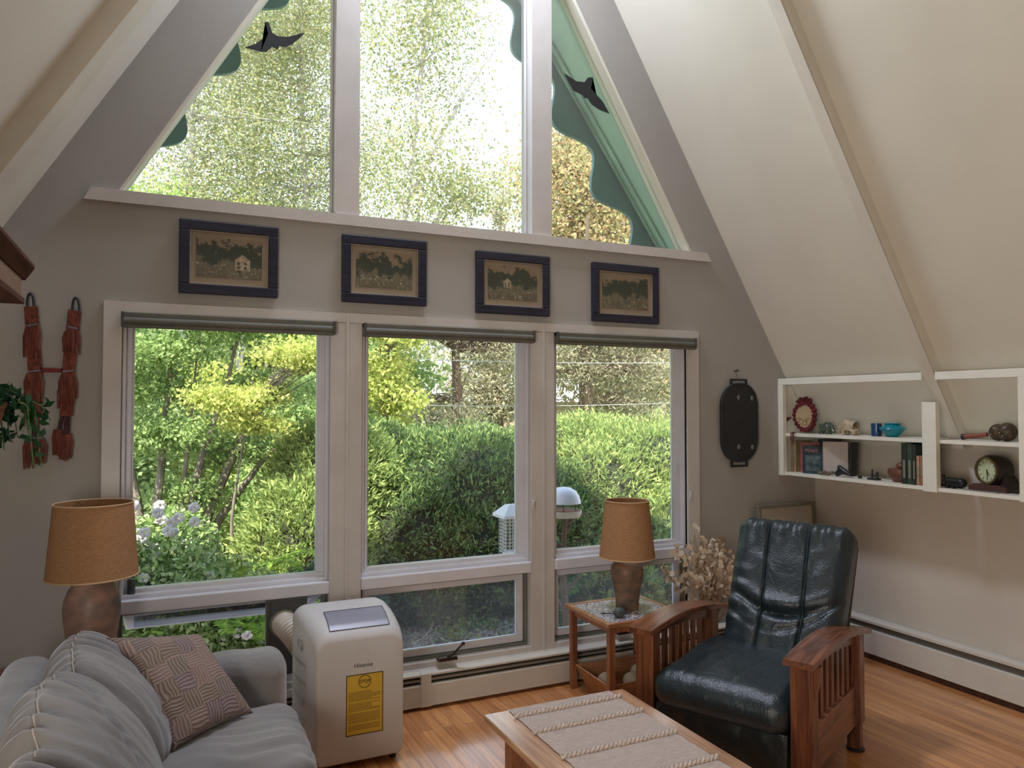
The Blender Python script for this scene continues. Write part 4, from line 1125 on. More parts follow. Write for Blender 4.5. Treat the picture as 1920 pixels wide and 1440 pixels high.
# back cushions
PROF = [(-.335, .40), (-.352, .55), (-.345, .68), (-.315, .765), (-.258, .812), (-.20, .806), (-.12, .757), (-.045, .68), (.015, .59), (.045, .50), (.03, .43), (-.06, .40)]
def prof_at(v):
    n = len(PROF) - 1; f = v * n; i = min(int(f), n - 1); u = f - i
    def g(k): return Vector(PROF[max(0, min(n, k))])
    a, b_, c, d = g(i - 1), g(i), g(i + 1), g(i + 2)
    return .5 * ((2 * b_) + (c - a) * u + (2 * a - 5 * b_ + 4 * c - d) * u * u + (3 * b_ - a - 3 * c + d) * u ** 3)
for i, (ya, yb, dx, dz) in enumerate(((2.655, 3.175, .02, .0), (2.09, 2.70, -.015, .012), (1.50, 2.12, -.03, -.005))):
    bm = B(); seam = []
    cen = Vector((-.16, .57))
    def fb(u, v, ya=ya, yb=yb, dx=dx, dz=dz, i=i):
        k = 2 * u - 1; s_ = (1 - abs(k) ** 3.2) ** .42 if abs(k) < 1 else 0
        s_ = .30 + .70 * s_
        p = prof_at(v); q = cen + (p - cen) * s_
        nrm = (p - cen).normalized()
        rv = math.exp(-((v - .38) / .22) ** 2)
        wr = (.011 * math.sin(u * 46 + 7 * n3(u * 5, v * 3, i)) * rv + .020 * n3(u * 11, v * 2.2 + u * 1.5, i * 3 + 1) * (.35 + rv) + .006 * n3(u * 28, v * 4, i + 9))
        # crumple fold toward the lower front
        wr += -.018 * math.exp(-((v - (.62 + .12 * math.sin(u * 5 + i))) / .02) ** 2) * math.exp(-((u - .42) / .22) ** 2)
        wr -= .008 * math.exp(-((v - .363) / .012) ** 2)
        q = q + nrm * wr * s_
        y = ya + (yb - ya) * u
        return Vector((q.x + dx, y, q.y + dz))
    vs = surf(bm, fb, 120, 110, cv=True)
    bm.faces.new(vs[0]); bm.faces.new(vs[-1][::-1])
    bc = obj('back_cushion', bm, M_sofa, t, angle=80)
    bm = B(); tube(bm, [fb(.05 + .9 * k / 60, .363) + Vector((0, 0, .003)) for k in range(61)], .0026, 6); obj('seam', bm, M_pipe, bc)

# scatter cushion: spread between four corners
def quadpillow(bm, c00, c10, c11, c01, th, nrm_hint, nu=60):
    c = [Vector(a) for a in (c00, c10, c11, c01)]
    nr = (c[1] - c[0]).cross(c[3] - c[0]).normalized()
    if nr.dot(Vector(nrm_hint)) < 0: nr = -nr
    for sgn in (1, -1):
        def f(u, v):
            a, b_ = 2 * u - 1, 2 * v - 1
            pu, pv = u, v
            p = c[0] * (1 - pu) * (1 - pv) + c[1] * pu * (1 - pv) + c[2] * pu * pv + c[3] * (1 - pu) * pv
            e = max(0, (1 - a * a)) ** .5 * max(0, (1 - b_ * b_)) ** .5
            ctr = (c[0] + c[1] + c[2] + c[3]) / 4
            p = p + (ctr - p) * .07 * ((1 - a * a) * b_ * b_ + (1 - b_ * b_) * a * a)
            wob = .008 * n3(u * 5, v * 5, 4) * e
            return p + nr * sgn * (th * e ** .75 + wob)
        surf(bm, f, nu, nu)
    bmesh.ops.remove_doubles(bm, verts=bm.verts[:], dist=1e-5)
    return c, nr
def basketweave(ex, ez, nrm, org):
    """blocks of wavy stripes turned alternately, colour from heather to rose"""
    m = bpy.data.materials.new('basketweave_cloth'); m.use_nodes = True; nt = m.node_tree; b = nt.nodes['Principled BSDF']
    def math_(op, a, b_=None, c=None):
        n = nt.nodes.new('ShaderNodeMath'); n.operation = op
        for i, q in enumerate((a, b_, c)):
            if q is None: continue
            if isinstance(q, (int, float)): n.inputs[i].default_value = q
            else: nt.links.new(q, n.inputs[i])
        return n.outputs[0]
    tc = nt.nodes.new('ShaderNodeTexCoord')
    def dot(v):
        n = nt.nodes.new('ShaderNodeVectorMath'); n.operation = 'DOT_PRODUCT'; nt.links.new(tc.outputs['Object'], n.inputs[0]); n.inputs[1].default_value = v
        return n.outputs['Value']
    u = dot(ex); v = dot(ez); S = 15.5
    u = math_('MULTIPLY', u, S); v = math_('MULTIPLY', v, S)
    cu = math_('FLOOR', u); cv = math_('FLOOR', v)
    par = math_('FRACT', math_('MULTIPLY', math_('ADD', cu, cv), .5)); par = math_('GREATER_THAN', par, .25)
    n1 = nt.nodes.new('ShaderNodeTexNoise'); n1.inputs['Scale'].default_value = 13; nt.links.new(tc.outputs['Object'], n1.inputs[0])
    w = math_('MULTIPLY', n1.outputs[0], .55)
    su = math_('SINE', math_('MULTIPLY', math_('ADD', u, w), 34)); sv = math_('SINE', math_('MULTIPLY', math_('ADD', v, w), 34))
    mix = nt.nodes.new('ShaderNodeMix'); nt.links.new(par, mix.inputs[0]); nt.links.new(su, mix.inputs[2]); nt.links.new(sv, mix.inputs[3])
    st = math_('MULTIPLY_ADD', mix.outputs[0], .5, .5)
    wn_ = nt.nodes.new('ShaderNodeTexWhiteNoise'); wn_.noise_dimensions = '2D'
    cmb = nt.nodes.new('ShaderNodeCombineXYZ'); nt.links.new(cu, cmb.inputs[0]); nt.links.new(cv, cmb.inputs[1]); nt.links.new(cmb.outputs[0], wn_.inputs['Vector'])
    r = nt.nodes.new('ShaderNodeValToRGB'); r.color_ramp.interpolation = 'CONSTANT'
    e = r.color_ramp.elements; e[0].position = 0; e[0].color = (.17, .12, .095, 1); e[1].position = .75; e[1].color = (.16, .11, .125, 1)
    q = e.new(.35); q.color = (.23, .15, .135, 1); q = e.new(.55); q.color = (.15, .115, .10, 1)
    nt.links.new(wn_.outputs[0], r.inputs[0])
    mx = nt.nodes.new('ShaderNodeMixRGB'); nt.links.new(math_('MULTIPLY', math_('POWER', st, 2.0), .75), mx.inputs[0]); nt.links.new(r.outputs[0], mx.inputs[1]); mx.inputs[2].default_value = (.36, .28, .23, 1)
    nt.links.new(mx.outputs[0], b.inputs['Base Color']); b.inputs['Roughness'].default_value = .85
    bp = nt.nodes.new('ShaderNodeBump'); bp.inputs['Strength'].default_value = .5; bp.inputs['Distance'].default_value = .004
    nt.links.new(st, bp.inputs['Height']); nt.links.new(bp.outputs[0], b.inputs['Normal'])
    return m
c00, c10, c11, c01 = Vector((.060, 2.765, .464)), Vector((.335, 2.97, .466)), Vector((.150, 3.10, .745)), Vector((-.150, 2.985, .800))
bm = B(); cs, nr = quadpillow(bm, c00, c10, c11, c01, .058, (.5, -.8, .3))
ex = (c10 - c00).normalized(); ez = nr.cross(ex).normalized()
solo('scatter_cushion', bm, basketweave(ex, ez, nr, c00), 'square basketweave-patterned brown and rose scatter cushion leaning on the sofa', 'cushion', base=(.14, 2.90, .44), angle=80)

# ================================================================ end table and left lamp
t = thing('end_table', 'dark red-brown end table behind the far end of the sofa', 'table', (-.35, 3.62, 0))
M_endt = wood('cherry_end_table', (.06, .015, .008), (.14, .04, .02), rough=.35, axis='x', coat=.3)
bm = B(); box(bm, -.80, .02, 3.42, 3.83, .465, .49, .004); obj('tabletop', bm, M_endt, t, smooth=False)
for x in (-.78, -.04):
    for y in (3.44, 3.77):
        bm = B(); box(bm, x, x + .04, y, y + .04, 0, .465); obj('leg', bm, M_endt, t, smooth=False)
bm = B(); box(bm, -.77, -.01, 3.455, 3.48, .39, .465); box(bm, -.77, -.01, 3.77, 3.795, .39, .465); obj('apron', bm, M_endt, t, smooth=False)
lamp((-.232, 3.58, .49), [(.062, 0), (.066, .01), (.078, .08), (.094, .17), (.105, .24), (.108, .28), (.104, .315), (.090, .355), (.074, .382), (.062, .396), (.066, .406), (.058, .410), (.030, .412)],
     (.412, .708, .172, .148), 'table lamp with tan shade and bulging pinkish clay base behind the sofa', M_clay2, 'clay table lamps')

# ================================================================ hanging cabinet corner and plant at the far left
t = thing('hanging_cabinet', 'wooden hanging cabinet with dark cornice at the left edge of the room', 'cabinet', (-.55, 2.2, 1.905))
M_cab = wood('cabinet_wood', (.17, .09, .06), (.26, .15, .10), rough=.45, axis='x'); M_cabd = wood('cornice_wood', (.05, .022, .016), (.10, .045, .032), rough=.85, axis='y'); sock(M_cabd.node_tree.nodes['Principled BSDF'], 'Specular IOR Level', 'Specular').default_value = .1
bm = B(); box(bm, -.72, -.362, 1.5, 2.60, 1.915, 1.972, .002); obj('body', bm, M_cab, t, smooth=False)
bm = B(); prism(bm, [(-.74, 1.972), (-.358, 1.972), (-.335, 2.008), (-.335, 2.018), (-.74, 2.018)], 'y', 1.48, 2.635); obj('cornice', bm, M_cabd, t, smooth=False)
bm = B(); box(bm, -.72, -.355, 1.5, 2.605, 1.897, 1.915, .002); obj('bottom_rail', bm, M_cabd, t, smooth=False)

t = thing('hanging_plant', 'dark green trailing leafy plant hanging at the left edge below the cabinet', 'plant', (-.44, 2.3, 1.45))
bm = B(); lathe(bm, [(.06, 0), (.09, .05), (.11, .14), (.115, .15), (.105, .15)], (-.46, 2.3, 1.46), 24); obj('pot', bm, mat('terracotta', (.30, .12, .06), rough=.7), t)
bm = B()
for a in range(3):
    an = a * 2.094; tube(bm, [(-.46 + .11 * math.cos(an), 2.3 + .11 * math.sin(an), 1.61), (-.46, 2.3, 1.897)], .0015, 5)
obj('hanger_cord', bm, M_black, t)
st = B(); LV = []
rp = random.Random(2)
for k in range(52):
    a = rp.uniform(0, 6.283); L0 = rp.uniform(.10, .22); o_ = Vector((math.cos(a), math.sin(a), 0))
    P = [Vector((-.46, 2.3, 1.60)) + o_ * .05, Vector((-.46, 2.3, 1.64)) + o_ * L0 * .6, Vector((-.46, 2.3, 1.60)) + o_ * L0 * .95, Vector((-.46, 2.3, 1.60 - rp.uniform(.03, .16))) + o_ * L0 * 1.05]
    tube(st, P, .0016, 4)
    for i in range(3):
        for q in range(6):
            LV.append(P[i].lerp(P[i + 1], q / 6) + Vector((rp.uniform(-.012, .012),) * 3))
obj('stems', st, mat('plant_stem', (.05, .10, .03), rough=.7), t)
Q = np.array([tuple(v) for v in LV])
o = quadmesh('leaves', leaf_arrays(Q, .036, .016, np.tile([0, 0, -.6], (len(Q), 1)), .9), leafmat('houseplant_leaf', [(.008, .025, .012), (.015, .05, .02), (.03, .07, .04)], .15), t); o['kind'] = 'stuff'

# ================================================================ things on the wall shelf
SB, SM = 1.155, 1.416     # the two shelf levels
def at(y, x=3.95): return y * x / 3.93
# red fringed ornament
t = thing('fringed_ornament', 'round tan ornament in a ruffled dark red fringed frame on the upper shelf', 'ornament', (3.935, 3.765, SM))
M_red = mat('dark_red_cloth', (.11, .010, .014), rough=.9, var=.3, vscale=60, bump=.5, bscale=120)
cy, cz = 3.765, SM + .115
bm = B()
def ruf(u, v):
    a = 2 * math.pi * u; b_ = 2 * math.pi * v
    rr = .086 + .004 * math.sin(a * 3 + 1); tr = .017 + .0035 * math.sin(a * 19) + .004 * n3(a * 3, b_, 2)
    return Vector((3.93 - tr * .9 * math.sin(b_), cy + (rr + tr * math.cos(b_)) * math.cos(a) * .98, cz + max(-.108, (rr + tr * math.cos(b_)) * math.sin(a) * 1.05)))
surf(bm, ruf, 150, 14, cu=True, cv=True)
for k in range(9):
    a = math.pi / 2 + (k - 4) * .13; q = Vector((3.925 + .008 * (k % 2), cy + .105 * math.cos(a), cz + .105 * math.sin(a)))
    tube(bm, [q, q + Vector((-.006, .016 * math.cos(a), .014 + .006 * (k % 3)))], [.013, .008], 7)
obj('ruffle', bm, M_red, t)
def dxx(bm, cy, cz, r, x0, x1, seg=36): prism(bm, [(cy + r * math.cos(2 * math.pi * k / seg), cz + r * math.sin(2 * math.pi * k / seg)) for k in range(seg)], 'x', x0, x1)
bm = B(); dxx(bm, cy, cz, .076, 3.922, 3.936); fc = obj('face', bm, mat('tan_hide', (.42, .30, .17), rough=.7, var=.08), t, smooth=False)
bm = B()
for (a, b_, r) in ((.025, -.035, .018), (-.005, -.045, .016), (-.035, -.035, .022), (.045, -.02, .010), (-.02, -.03, .010)):
    tube(bm, [(3.921, cy + a + r * math.cos(q * .5236), cz + b_ + r * math.sin(q * .5236)) for q in range(12)], .0022, 5, closed=True)
obj('curled_motif', bm, mat('ochre_line', (.26, .17, .07), rough=.7), fc)
bm = B()
for k in range(7): tube(bm, [(3.905 - .004 * k, 3.862 + .004 * k, cz - .01), (3.848, 3.868 + .006 * (k % 3), cz - .05), (3.842, 3.87 + .007 * (k % 4), cz - .125 + .008 * k)], .0035, 5)
for k in range(3): tube(bm, [(3.86, 3.80 - .01 * k, SM + .006), (3.836, 3.80 - .012 * k, SM), (3.836, 3.80 - .012 * k, SM - .05)], .003, 5)
obj('fringe', bm, M_red, t)

# animal carvings via skin
def skinned(name, verts, edges, radii, m, par, base=None, sub=2):
    me = bpy.data.meshes.new('carving'); me.from_pydata([tuple(v) for v in verts], edges, []); o = bpy.data.objects.new('carving', me); COL.objects.link(o)
    sm = o.modifiers.new('s', 'SKIN'); ss = o.modifiers.new('u', 'SUBSURF'); ss.levels = sub; ss.render_levels = sub
    for i, r in enumerate(radii): me.skin_vertices[0].data[i].radius = (r if hasattr(r, '__len__') else (r, r))
    me.skin_vertices[0].data[0].use_root = True
    bpy.context.view_layer.update(); dg = bpy.context.evaluated_depsgraph_get()
    m2 = bpy.data.meshes.new_from_object(o.evaluated_get(dg)); bpy.data.objects.remove(o)
    bm = bmesh.new(); bm.from_mesh(m2); return bm
def beast(name, y0, y1, h, x, z0, dirn, label, m, hump, tusks=False):
    """four-legged stone carving seen from the side; dirn +1 means its head is toward +y"""
    L_ = abs(y1 - y0); cy = (y0 + y1) / 2; d = dirn
    V = [(x, cy - d * .05 * L_ / .5 * 1.0, z0 + h * .60), (x, cy + d * L_ * .14, z0 + h * (.62 + hump)), (x, cy + d * L_ * .30, z0 + h * .58), (x, cy + d * L_ * .40, z0 + h * .38), (x, cy + d * L_ * .43, z0 + h * .12),
         (x, cy - d * L_ * .28, z0 + h * .56), (x, cy - d * L_ * .36, z0 + h * .35)]
    Eg = [(0, 1), (1, 2), (2, 3), (3, 4), (0, 5), (5, 6)]
    R = [h * .33, h * .34, h * .20, h * .13, h * .06, h * .27, h * .04]
    for sx in (-1, 1):
        for (b_, yy) in ((1, L_ * .14), (5, -L_ * .27)):
            i = len(V); V += [(x + sx * .017, cy + d * yy, z0 + h * .30), (x + sx * .018, cy + d * yy, z0 + h * .06)]; Eg += [(b_, i), (i, i + 1)]; R += [h * .13, h * .11]
    bm = skinned('carving', V, Eg, R, m, None)
    zs = min(v.co.z for v in bm.verts); bmesh.ops.translate(bm, vec=(0, 0, z0 - zs + .0005), verts=bm.verts[:])
    t = thing(name, label, 'carving', (x, cy, z0))
    obj('body', bm, m, t)
    for sx in (-1, 1):
        bm = B(); ball(bm, (x + sx * h * .2, cy + d * L_ * .24, z0 + h * .62), (.005, h * .12, h * .15))
        obj('ear', bm, m, t)
    if tusks:
        for sx in (-1, 1):
            bm = B(); tube(bm, [(x + sx * .010, cy + d * L_ * .36, z0 + h * .40), (x + sx * .014, cy + d * L_ * .45, z0 + h * .26), (x + sx * .014, cy + d * L_ * .50, z0 + h * .30)], [.004, .003, .001], 6)
            obj('tusk', bm, mat('ivory', (.55, .52, .45), rough=.4), t)
    return t
beast('stone_elephant', 3.665, 3.515, .085, 3.935, SM, -1, 'dark green stone elephant carving on the upper shelf beside the red ornament', mat('green_stone', (.035, .055, .04), rough=.35, col2=(.10, .13, .09), vscale=40), 0, True)
beast('stone_elephant', 3.325, 3.51, .108, 3.94, SM, 1, 'cream stone elephant carving with rough hide on the upper shelf', mat('cream_stone', (.33, .25, .15), rough=.5, col2=(.50, .41, .28), vscale=45, bump=.5, bscale=50), .06)
bm = B(); lathe(bm, [(.029, 0), (.030, .004), (.029, .04), (.031, .078), (.029, .078), (.026, .01), (.001, .008)], (3.95, 3.225, SM), 28)
solo('glass_cup', bm, mat('cobalt_glaze', (.012, .03, .13), rough=.2, col2=(.02, .08, .13), vscale=30), 'small cobalt blue cup on the upper shelf left of the turquoise bowl', 'cup', base=(3.95, 3.225, SM))
bm = B(); lathe(bm, [(.030, 0), (.034, .004), (.058, .030), (.073, .046), (.070, .054), (.050, .066), (.042, .070), (.047, .080), (.044, .081), (.038, .070), (.05, .05), (.02, .01), (.001, .01)], (3.95, 3.115, SM), 40)
solo('turquoise_bowl', bm, mat('turquoise_glaze', (.0, .17, .23), rough=.15, col2=(.01, .26, .32), vscale=10), 'squat turquoise bowl with narrow neck on the upper shelf', 'bowl', base=(3.95, 3.115, SM))
# books on the lower shelf
def book(y, w, h, depth, m, label, lean=0.0, x=3.90, rz=0.0, cover=None, title=None, z0=SB, group='books on the lower shelf'):
    """standing book: spine faces -x; y is the centre of its thickness"""
    t = thing('book', label, 'book', (x, y, z0), rz, group)
    A = Matrix.Rotation(lean, 4, 'X'); lift = abs(math.sin(lean)) * w / 2
    A = Matrix.Translation((0, 0, lift)) @ A
    bm = B(); c = .0022
    box(bm, 0, depth, -w / 2, -w / 2 + c, 0, h, M=A); box(bm, 0, depth, w / 2 - c, w / 2, 0, h, M=A); box(bm, -.001, c, -w / 2, w / 2, 0, h, M=A)
    cv = obj('cover', bm, m, t, local=True, smooth=False)
    bm = B(); box(bm, c, depth - .004, -w / 2 + c, w / 2 - c, .003, h - .003, M=A); obj('pages', bm, mat('book_pages', (.55, .49, .38), rough=.9), t, local=True, smooth=False)
    if title:
        bm = B()
        for (a, b_) in title: box(bm, -.0018, -.0009, -w * .20, w * .20, h * a, h * b_ * .85, M=A)
        obj('spine_title', bm, mat('spine_print', (.20, .20, .15), rough=.6), cv, local=True, smooth=False)
    return t
def bk(n, c, v=.15): return mat('book_' + n, c, rough=.5, var=v, vscale=30)
book(3.850, .022, .205, .14, bk('tan', (.24, .15, .08)), 'tan paperback at the left end of the lower shelf', title=[(.5, .9)])
book(3.826, .020, .208, .14, bk('ochre', (.30, .22, .12)), 'ochre paperback, second from the left end of the lower shelf', title=[(.3, .8)])
# a pink book and a taller dark book, turned so their covers show
book(3.80, .018, .20, .125, bk('rose', (.32, .09, .085), .25), 'rose pink book facing out near the left end of the lower shelf', x=3.925, rz=math.radians(-62))
book(3.70, .022, .225, .15, bk('dark', (.025, .022, .03), .6), 'tall blackish book standing behind the dark titled one', x=3.985, rz=math.radians(-70))
t = book(3.735, .020, .185, .13, bk('axes', (.02, .035, .045), .6), 'dark blue-black book with pink title letters facing out', x=3.88, rz=math.radians(-68))
Mb = ROOTM[t.name] @ Matrix.Translation((.060, -.0112, .150)) @ FACE_Y
text('cover_title', 'PEAKS', .031, Mb, mat('pink_print', (.42, .16, .15), rough=.6), t)
bm = B(); surf(bm, lambda u, v: ROOTM[t.name] @ Vector((.02 + .095 * u, -.0105 - .0004, .02 + .10 * v)), 2, 2); obj('cover_picture', bm, mat('cover_picture', (.02, .05, .06), rough=.4, col2=(.12, .17, .17), vscale=25), t, smooth=False)
book(3.592, .014, .215, .15, bk('white', (.42, .36, .33), .06), 'off-white book leaning with its broad cover showing', lean=math.radians(0), x=3.905, rz=math.radians(-58))
book(3.440, .014, .215, .05, bk('slate', (.035, .03, .032)), 'thin dark book leaning at the open end beside the off-white one', lean=math.radians(5), x=3.965)
bm = skinned('x', [(3.888, 3.455, SB + .02), (3.888, 3.43, SB + .042), (3.888, 3.40, SB + .03), (3.888, 3.36, SB + .012), (3.888, 3.46, SB + .070), (3.888, 3.475, SB + .012)], [(0, 1), (1, 2), (2, 3), (1, 4), (0, 5)], [.02, .022, .018, .006, .009, .009], None, None)
zs = min(v.co.z for v in bm.verts); bmesh.ops.translate(bm, vec=(0, 0, SB - zs + .0005), verts=bm.verts[:])
solo('animal_figurine', bm, mat('black_figurine', (.02, .02, .022), rough=.4), 'small blackish crouching animal figurine beside the leaning book', 'figurine', base=(3.888, 3.43, SB))
bm = B()
for k in range(6):
    ball(bm, (3.885 + .006 * (k % 2), 3.60 - .018 * k, SB + .011 + .004 * (k % 3)), (.014, .014, .012), 10, 7)
solo('shell_string', bm, mat('brown_shells', (.14, .10, .07), rough=.5, var=.4, vscale=40), 'low row of brown shell pieces before the off-white book', 'shells', base=(3.885, 3.55, SB))
bm = B(); ball(bm, (3.91, 3.315, SB + .009), (.012, .014, .010), 12, 8); solo('pebble', bm, M_black, 'tiny black pebble alone on the lower shelf', 'pebble', base=(3.91, 3.315, SB))
bm = B(); box(bm, 3.885, 3.925, 3.175, 3.245, SB, SB + .012, .003); tube(bm, [(3.905, 3.225, SB + .01), (3.905, 3.222, SB + .055)], [.007, .005], 8); ball(bm, (3.905, 3.222, SB + .056), .008); tube(bm, [(3.905, 3.19, SB + .01), (3.905, 3.188, SB + .05)], [.010, .008], 8); tube(bm, [(3.905, 3.19, SB + .03), (3.905, 3.225, SB + .02)], .005, 6)
solo('metal_figurine', bm, mat('pewter', (.07, .07, .07), rough=.35, metal=.6), 'tiny dark metal two-figure piece in the middle of the lower shelf', 'figurine', base=(3.905, 3.21, SB))
t = thing('lidded_pot', 'red-brown clay pot with knobbed lid on the lower shelf beside the green books', 'pot', (3.95, 3.065, SB))
M_pot = mat('red_clay', (.13, .045, .03), rough=.45, col2=(.18, .07, .045), vscale=10)
bm = B(); lathe(bm, [(.035, 0), (.040, .003), (.062, .03), (.070, .058), (.066, .075), (.060, .078), (.001, .078)], (3.95, 3.065, SB), 32); obj('bowl', bm, M_pot, t)
bm = B(); ball(bm, (3.93, 3.045, SB + .096), (.024, .028, .020)); obj('lid', bm, M_pot, t)
for (y, w, h, c, nm, lab) in ((2.975, .034, .232, (.018, .028, .022), 'black_green', 'tall black-green book, leftmost of the group by the beam post'),
                              (2.940, .030, .230, (.03, .055, .035), 'mottled_green', 'tall mottled green book, second of the group by the beam post'),
                              (2.912, .022, .226, (.022, .03, .024), 'deep_green', 'tall deep green book, third of the group by the beam post'),
                              (2.888, .018, .165, (.38, .22, .13), 'peach', 'short peach paperback right of the tall green books'),
                              (2.868, .016, .168, (.30, .15, .09), 'sienna', 'short sienna paperback right of the peach one'),
                              (2.850, .014, .160, (.36, .24, .15), 'sand', 'short sand-coloured paperback against the beam post')):
    book(y, w, h, .12 if h < .2 else .15, bk(nm, c, .3), lab, x=3.865, title=[(.15, .7)] if h > .2 else [(.3, .8)])
# rattle with handle
t = thing('gourd_rattle', 'brown speckled double gourd rattle with red-brown handle on the right upper shelf', 'rattle', (3.96, 2.50, SM))
M_gourd = mat('speckled_gourd', (.030, .020, .012), rough=.45, spec=.3, col2=(.085, .055, .03), vscale=60)
bm = B(); ball(bm, (3.97, 2.505, SM + .046), (.042, .042, .044), 24, 16); ball(bm, (3.97, 2.458, SM + .049), (.046, .048, .048), 24, 16); obj('gourd', bm, M_gourd, t)
bm = B()
for (a, b_) in ((2.50, .07), (2.47, .045), (2.44, .075), (2.455, .03), (2.515, .035)): ball(bm, (3.97 - .044, a, SM + b_), .003, 8, 6)
obj('studs', bm, mat('pale_studs', (.5, .45, .35), rough=.4), t)
bm = B(); tube(bm, [(3.945, 2.545, SM + .034), (3.93, 2.66, SM + .018)], [.011, .014], 14); obj('handle', bm, mat('red_leather', (.20, .05, .028), rough=.5), t)
bm = B(); tube(bm, [(3.93, 2.658, SM + .018), (3.928, 2.672, SM + .017)], .016, 14); obj('end_knob', bm, M_black, t)
# clock
t = thing('mantel_clock', 'round brass-rimmed clock in a dark wooden drum case on the right lower shelf', 'clock', (3.97, 2.50, SB))
CC = Vector((3.94, 2.535, SB + .108)); CM = Matrix.Translation(CC) @ Matrix.Rotation(math.radians(-12), 4, 'Z')
M_case = mat('dark_walnut_case', (.018, .011, .009), rough=.3)
def ringx(bm, r0, r1, x0, x1, seg=48): lathe(bm, [(r1, x0), (r1, x1), (r0, x1), (r0, x0), (r1, x0)], (0, 0, 0), seg, M=CM @ Matrix.Rotation(math.radians(90), 4, 'Y'), closed_ends=False)
bm = B(); lathe(bm, [(.074, -.01), (.080, .0), (.078, .075), (.066, .09)], (0, 0, 0), 44, M=CM @ Matrix.Rotation(math.radians(90), 4, 'Y')); obj('drum_case', bm, M_case, t)
bm = B(); ringx(bm, .060, .071, -.024, -.008); obj('bezel', bm, mat('aged_brass', (.14, .10, .055), rough=.3, metal=.8), t)
bm = B(); lathe(bm, [(.061, -.013), (.061, -.010)], (0, 0, 0), 44, M=CM @ Matrix.Rotation(math.radians(90), 4, 'Y')); df = obj('dial', bm, mat('cream_green_dial', (.46, .50, .32), rough=.4, var=.08), t, smooth=False)
bm = B()
for k in range(12):
    a = math.pi / 6 * k; Mk = CM @ Matrix.Rotation(a, 4, 'X'); box(bm, -.0145, -.0135, -.0015, .0015, .042, .054, M=Mk)
obj('hour_marks', bm, M_ink, df, smooth=False)
for a, L0 in ((math.radians(175), .040), (math.radians(150), .028)):
    bm = B(); box(bm, -.0165, -.015, -.0018, .0018, -.006, L0, M=CM @ Matrix.Rotation(a, 4, 'X')); obj('clock_hand', bm, M_ink, df, smooth=False)
bm = B(); prism(bm, [(2.625, SB), (2.43, SB), (2.43, SB + .022), (2.46, SB + .036), (2.60, SB + .036), (2.625, SB + .022)], 'x', 3.905, 4.03); obj('plinth', bm, mat('reddish_plinth', (.07, .03, .025), rough=.35), t, smooth=False)
bm = B(); prism(bm, [(2.475, SB + .03), (2.42, SB + .002), (2.395, SB + .002), (2.40, SB + .025), (2.43, SB + .05), (2.455, SB + .085)], 'x', 3.93, 4.02); obj('scroll_foot', bm, M_case, t, smooth=False)
bm = B(); box(bm, 3.862, 3.90, 2.45, 2.66, SB, SB + .006, .001); solo('letter_opener', bm, mat('silver', (.4, .4, .4), rough=.25, metal=.8), 'flat silver strip lying before the clock', 'strip', base=(3.88, 2.55, SB))
# train-like figurine
t = thing('toy_locomotive', 'small blackish toy locomotive figurine at the left of the clock', 'figurine', (3.90, 2.72, SB))
M_loco = mat('black_iron_toy', (.014, .015, .016), rough=.4, metal=.4)
bm = B(); tube(bm, [(3.895, 2.735, SB + .036), (3.895, 2.652, SB + .034)], [.022, .024], 16); ball(bm, (3.895, 2.655, SB + .033), .026); obj('boiler', bm, M_loco, t)
for y in (2.67, 2.70, 2.73):
    bm = B(); tube(bm, [(3.88, y, SB + .0125), (3.91, y, SB + .0125)], .012, 14); obj('wheel', bm, M_loco, t)
bm = B(); box(bm, 3.878, 3.912, 2.74, 2.805, SB + .006, SB + .02, .003); tube(bm, [(3.895, 2.755, SB + .02), (3.895, 2.755, SB + .06)], [.008, .006], 10); ball(bm, (3.895, 2.755, SB + .064), .009); obj('tender', bm, M_loco, t)
bm = B(); tube(bm, [(3.895, 2.788, SB + .015), (3.895, 2.788, SB + .055)], [.008, .004], 8); ball(bm, (3.895, 2.788, SB + .057), .006); obj('driver_post', bm, M_loco, t)

# ================================================================ OUTSIDE
GZ = -.45
def groundmat():
    m = mat('garden_ground', (.17, .145, .135), rough=.95, col2=(.26, .23, .20), vscale=5, bump=.6, bscale=20)
    return m
bm = B(); box(bm, -40, 60, WY + WT + .01, 80, GZ - .3, GZ); struct('ground', bm, groundmat(), smooth=False)
bm = B(); box(bm, -40, 60, 9.5, 80, GZ, GZ + .02); g = struct('lawn', bm, mat('lawn_grass', (.09, .16, .035), rough=.9, col2=(.20, .26, .07), vscale=3), smooth=False)
# leaf litter and low plants in the bed below the windows
Pn = np.column_stack([rng.uniform(-1, 6, 7000), rng.uniform(4.4, 6.6, 7000), GZ + rng.random(7000) * .05])
o = quadmesh('leaf_litter', leaf_arrays(Pn, .05, .03, np.tile([1, 0, 0], (7000, 1)), 1.2), leafmat('litter', [(.16, .13, .12), (.32, .26, .24), (.44, .38, .30), (.20, .24, .15)], .1)); tag(o, 'brown leaf litter on the garden bed below the windows', 'leaf litter', kind='stuff')
Pn = []
for k in range(30):
    cx, cy = rng.uniform(1.2, 4.4), rng.uniform(5.3, 6.6); h = rng.uniform(.04, .16)
    n_ = 90; Pn.append(np.column_stack([cx + rng.normal(0, .10, n_), cy + rng.normal(0, .10, n_), GZ + rng.random(n_) * h]))
Pn = np.vstack(Pn)
o = quadmesh('ground_cover', leaf_arrays(Pn, .05, .022, np.tile([0, 0, .7], (len(Pn), 1)), .8), leafmat('ground_cover_leaf', [(.05, .09, .03), (.12, .20, .05), (.30, .36, .08), (.16, .20, .10)], .3)); tag(o, 'low scattered green plants in the bed under the middle window', 'plants', kind='stuff')
bm = B(); rt = random.Random(12)
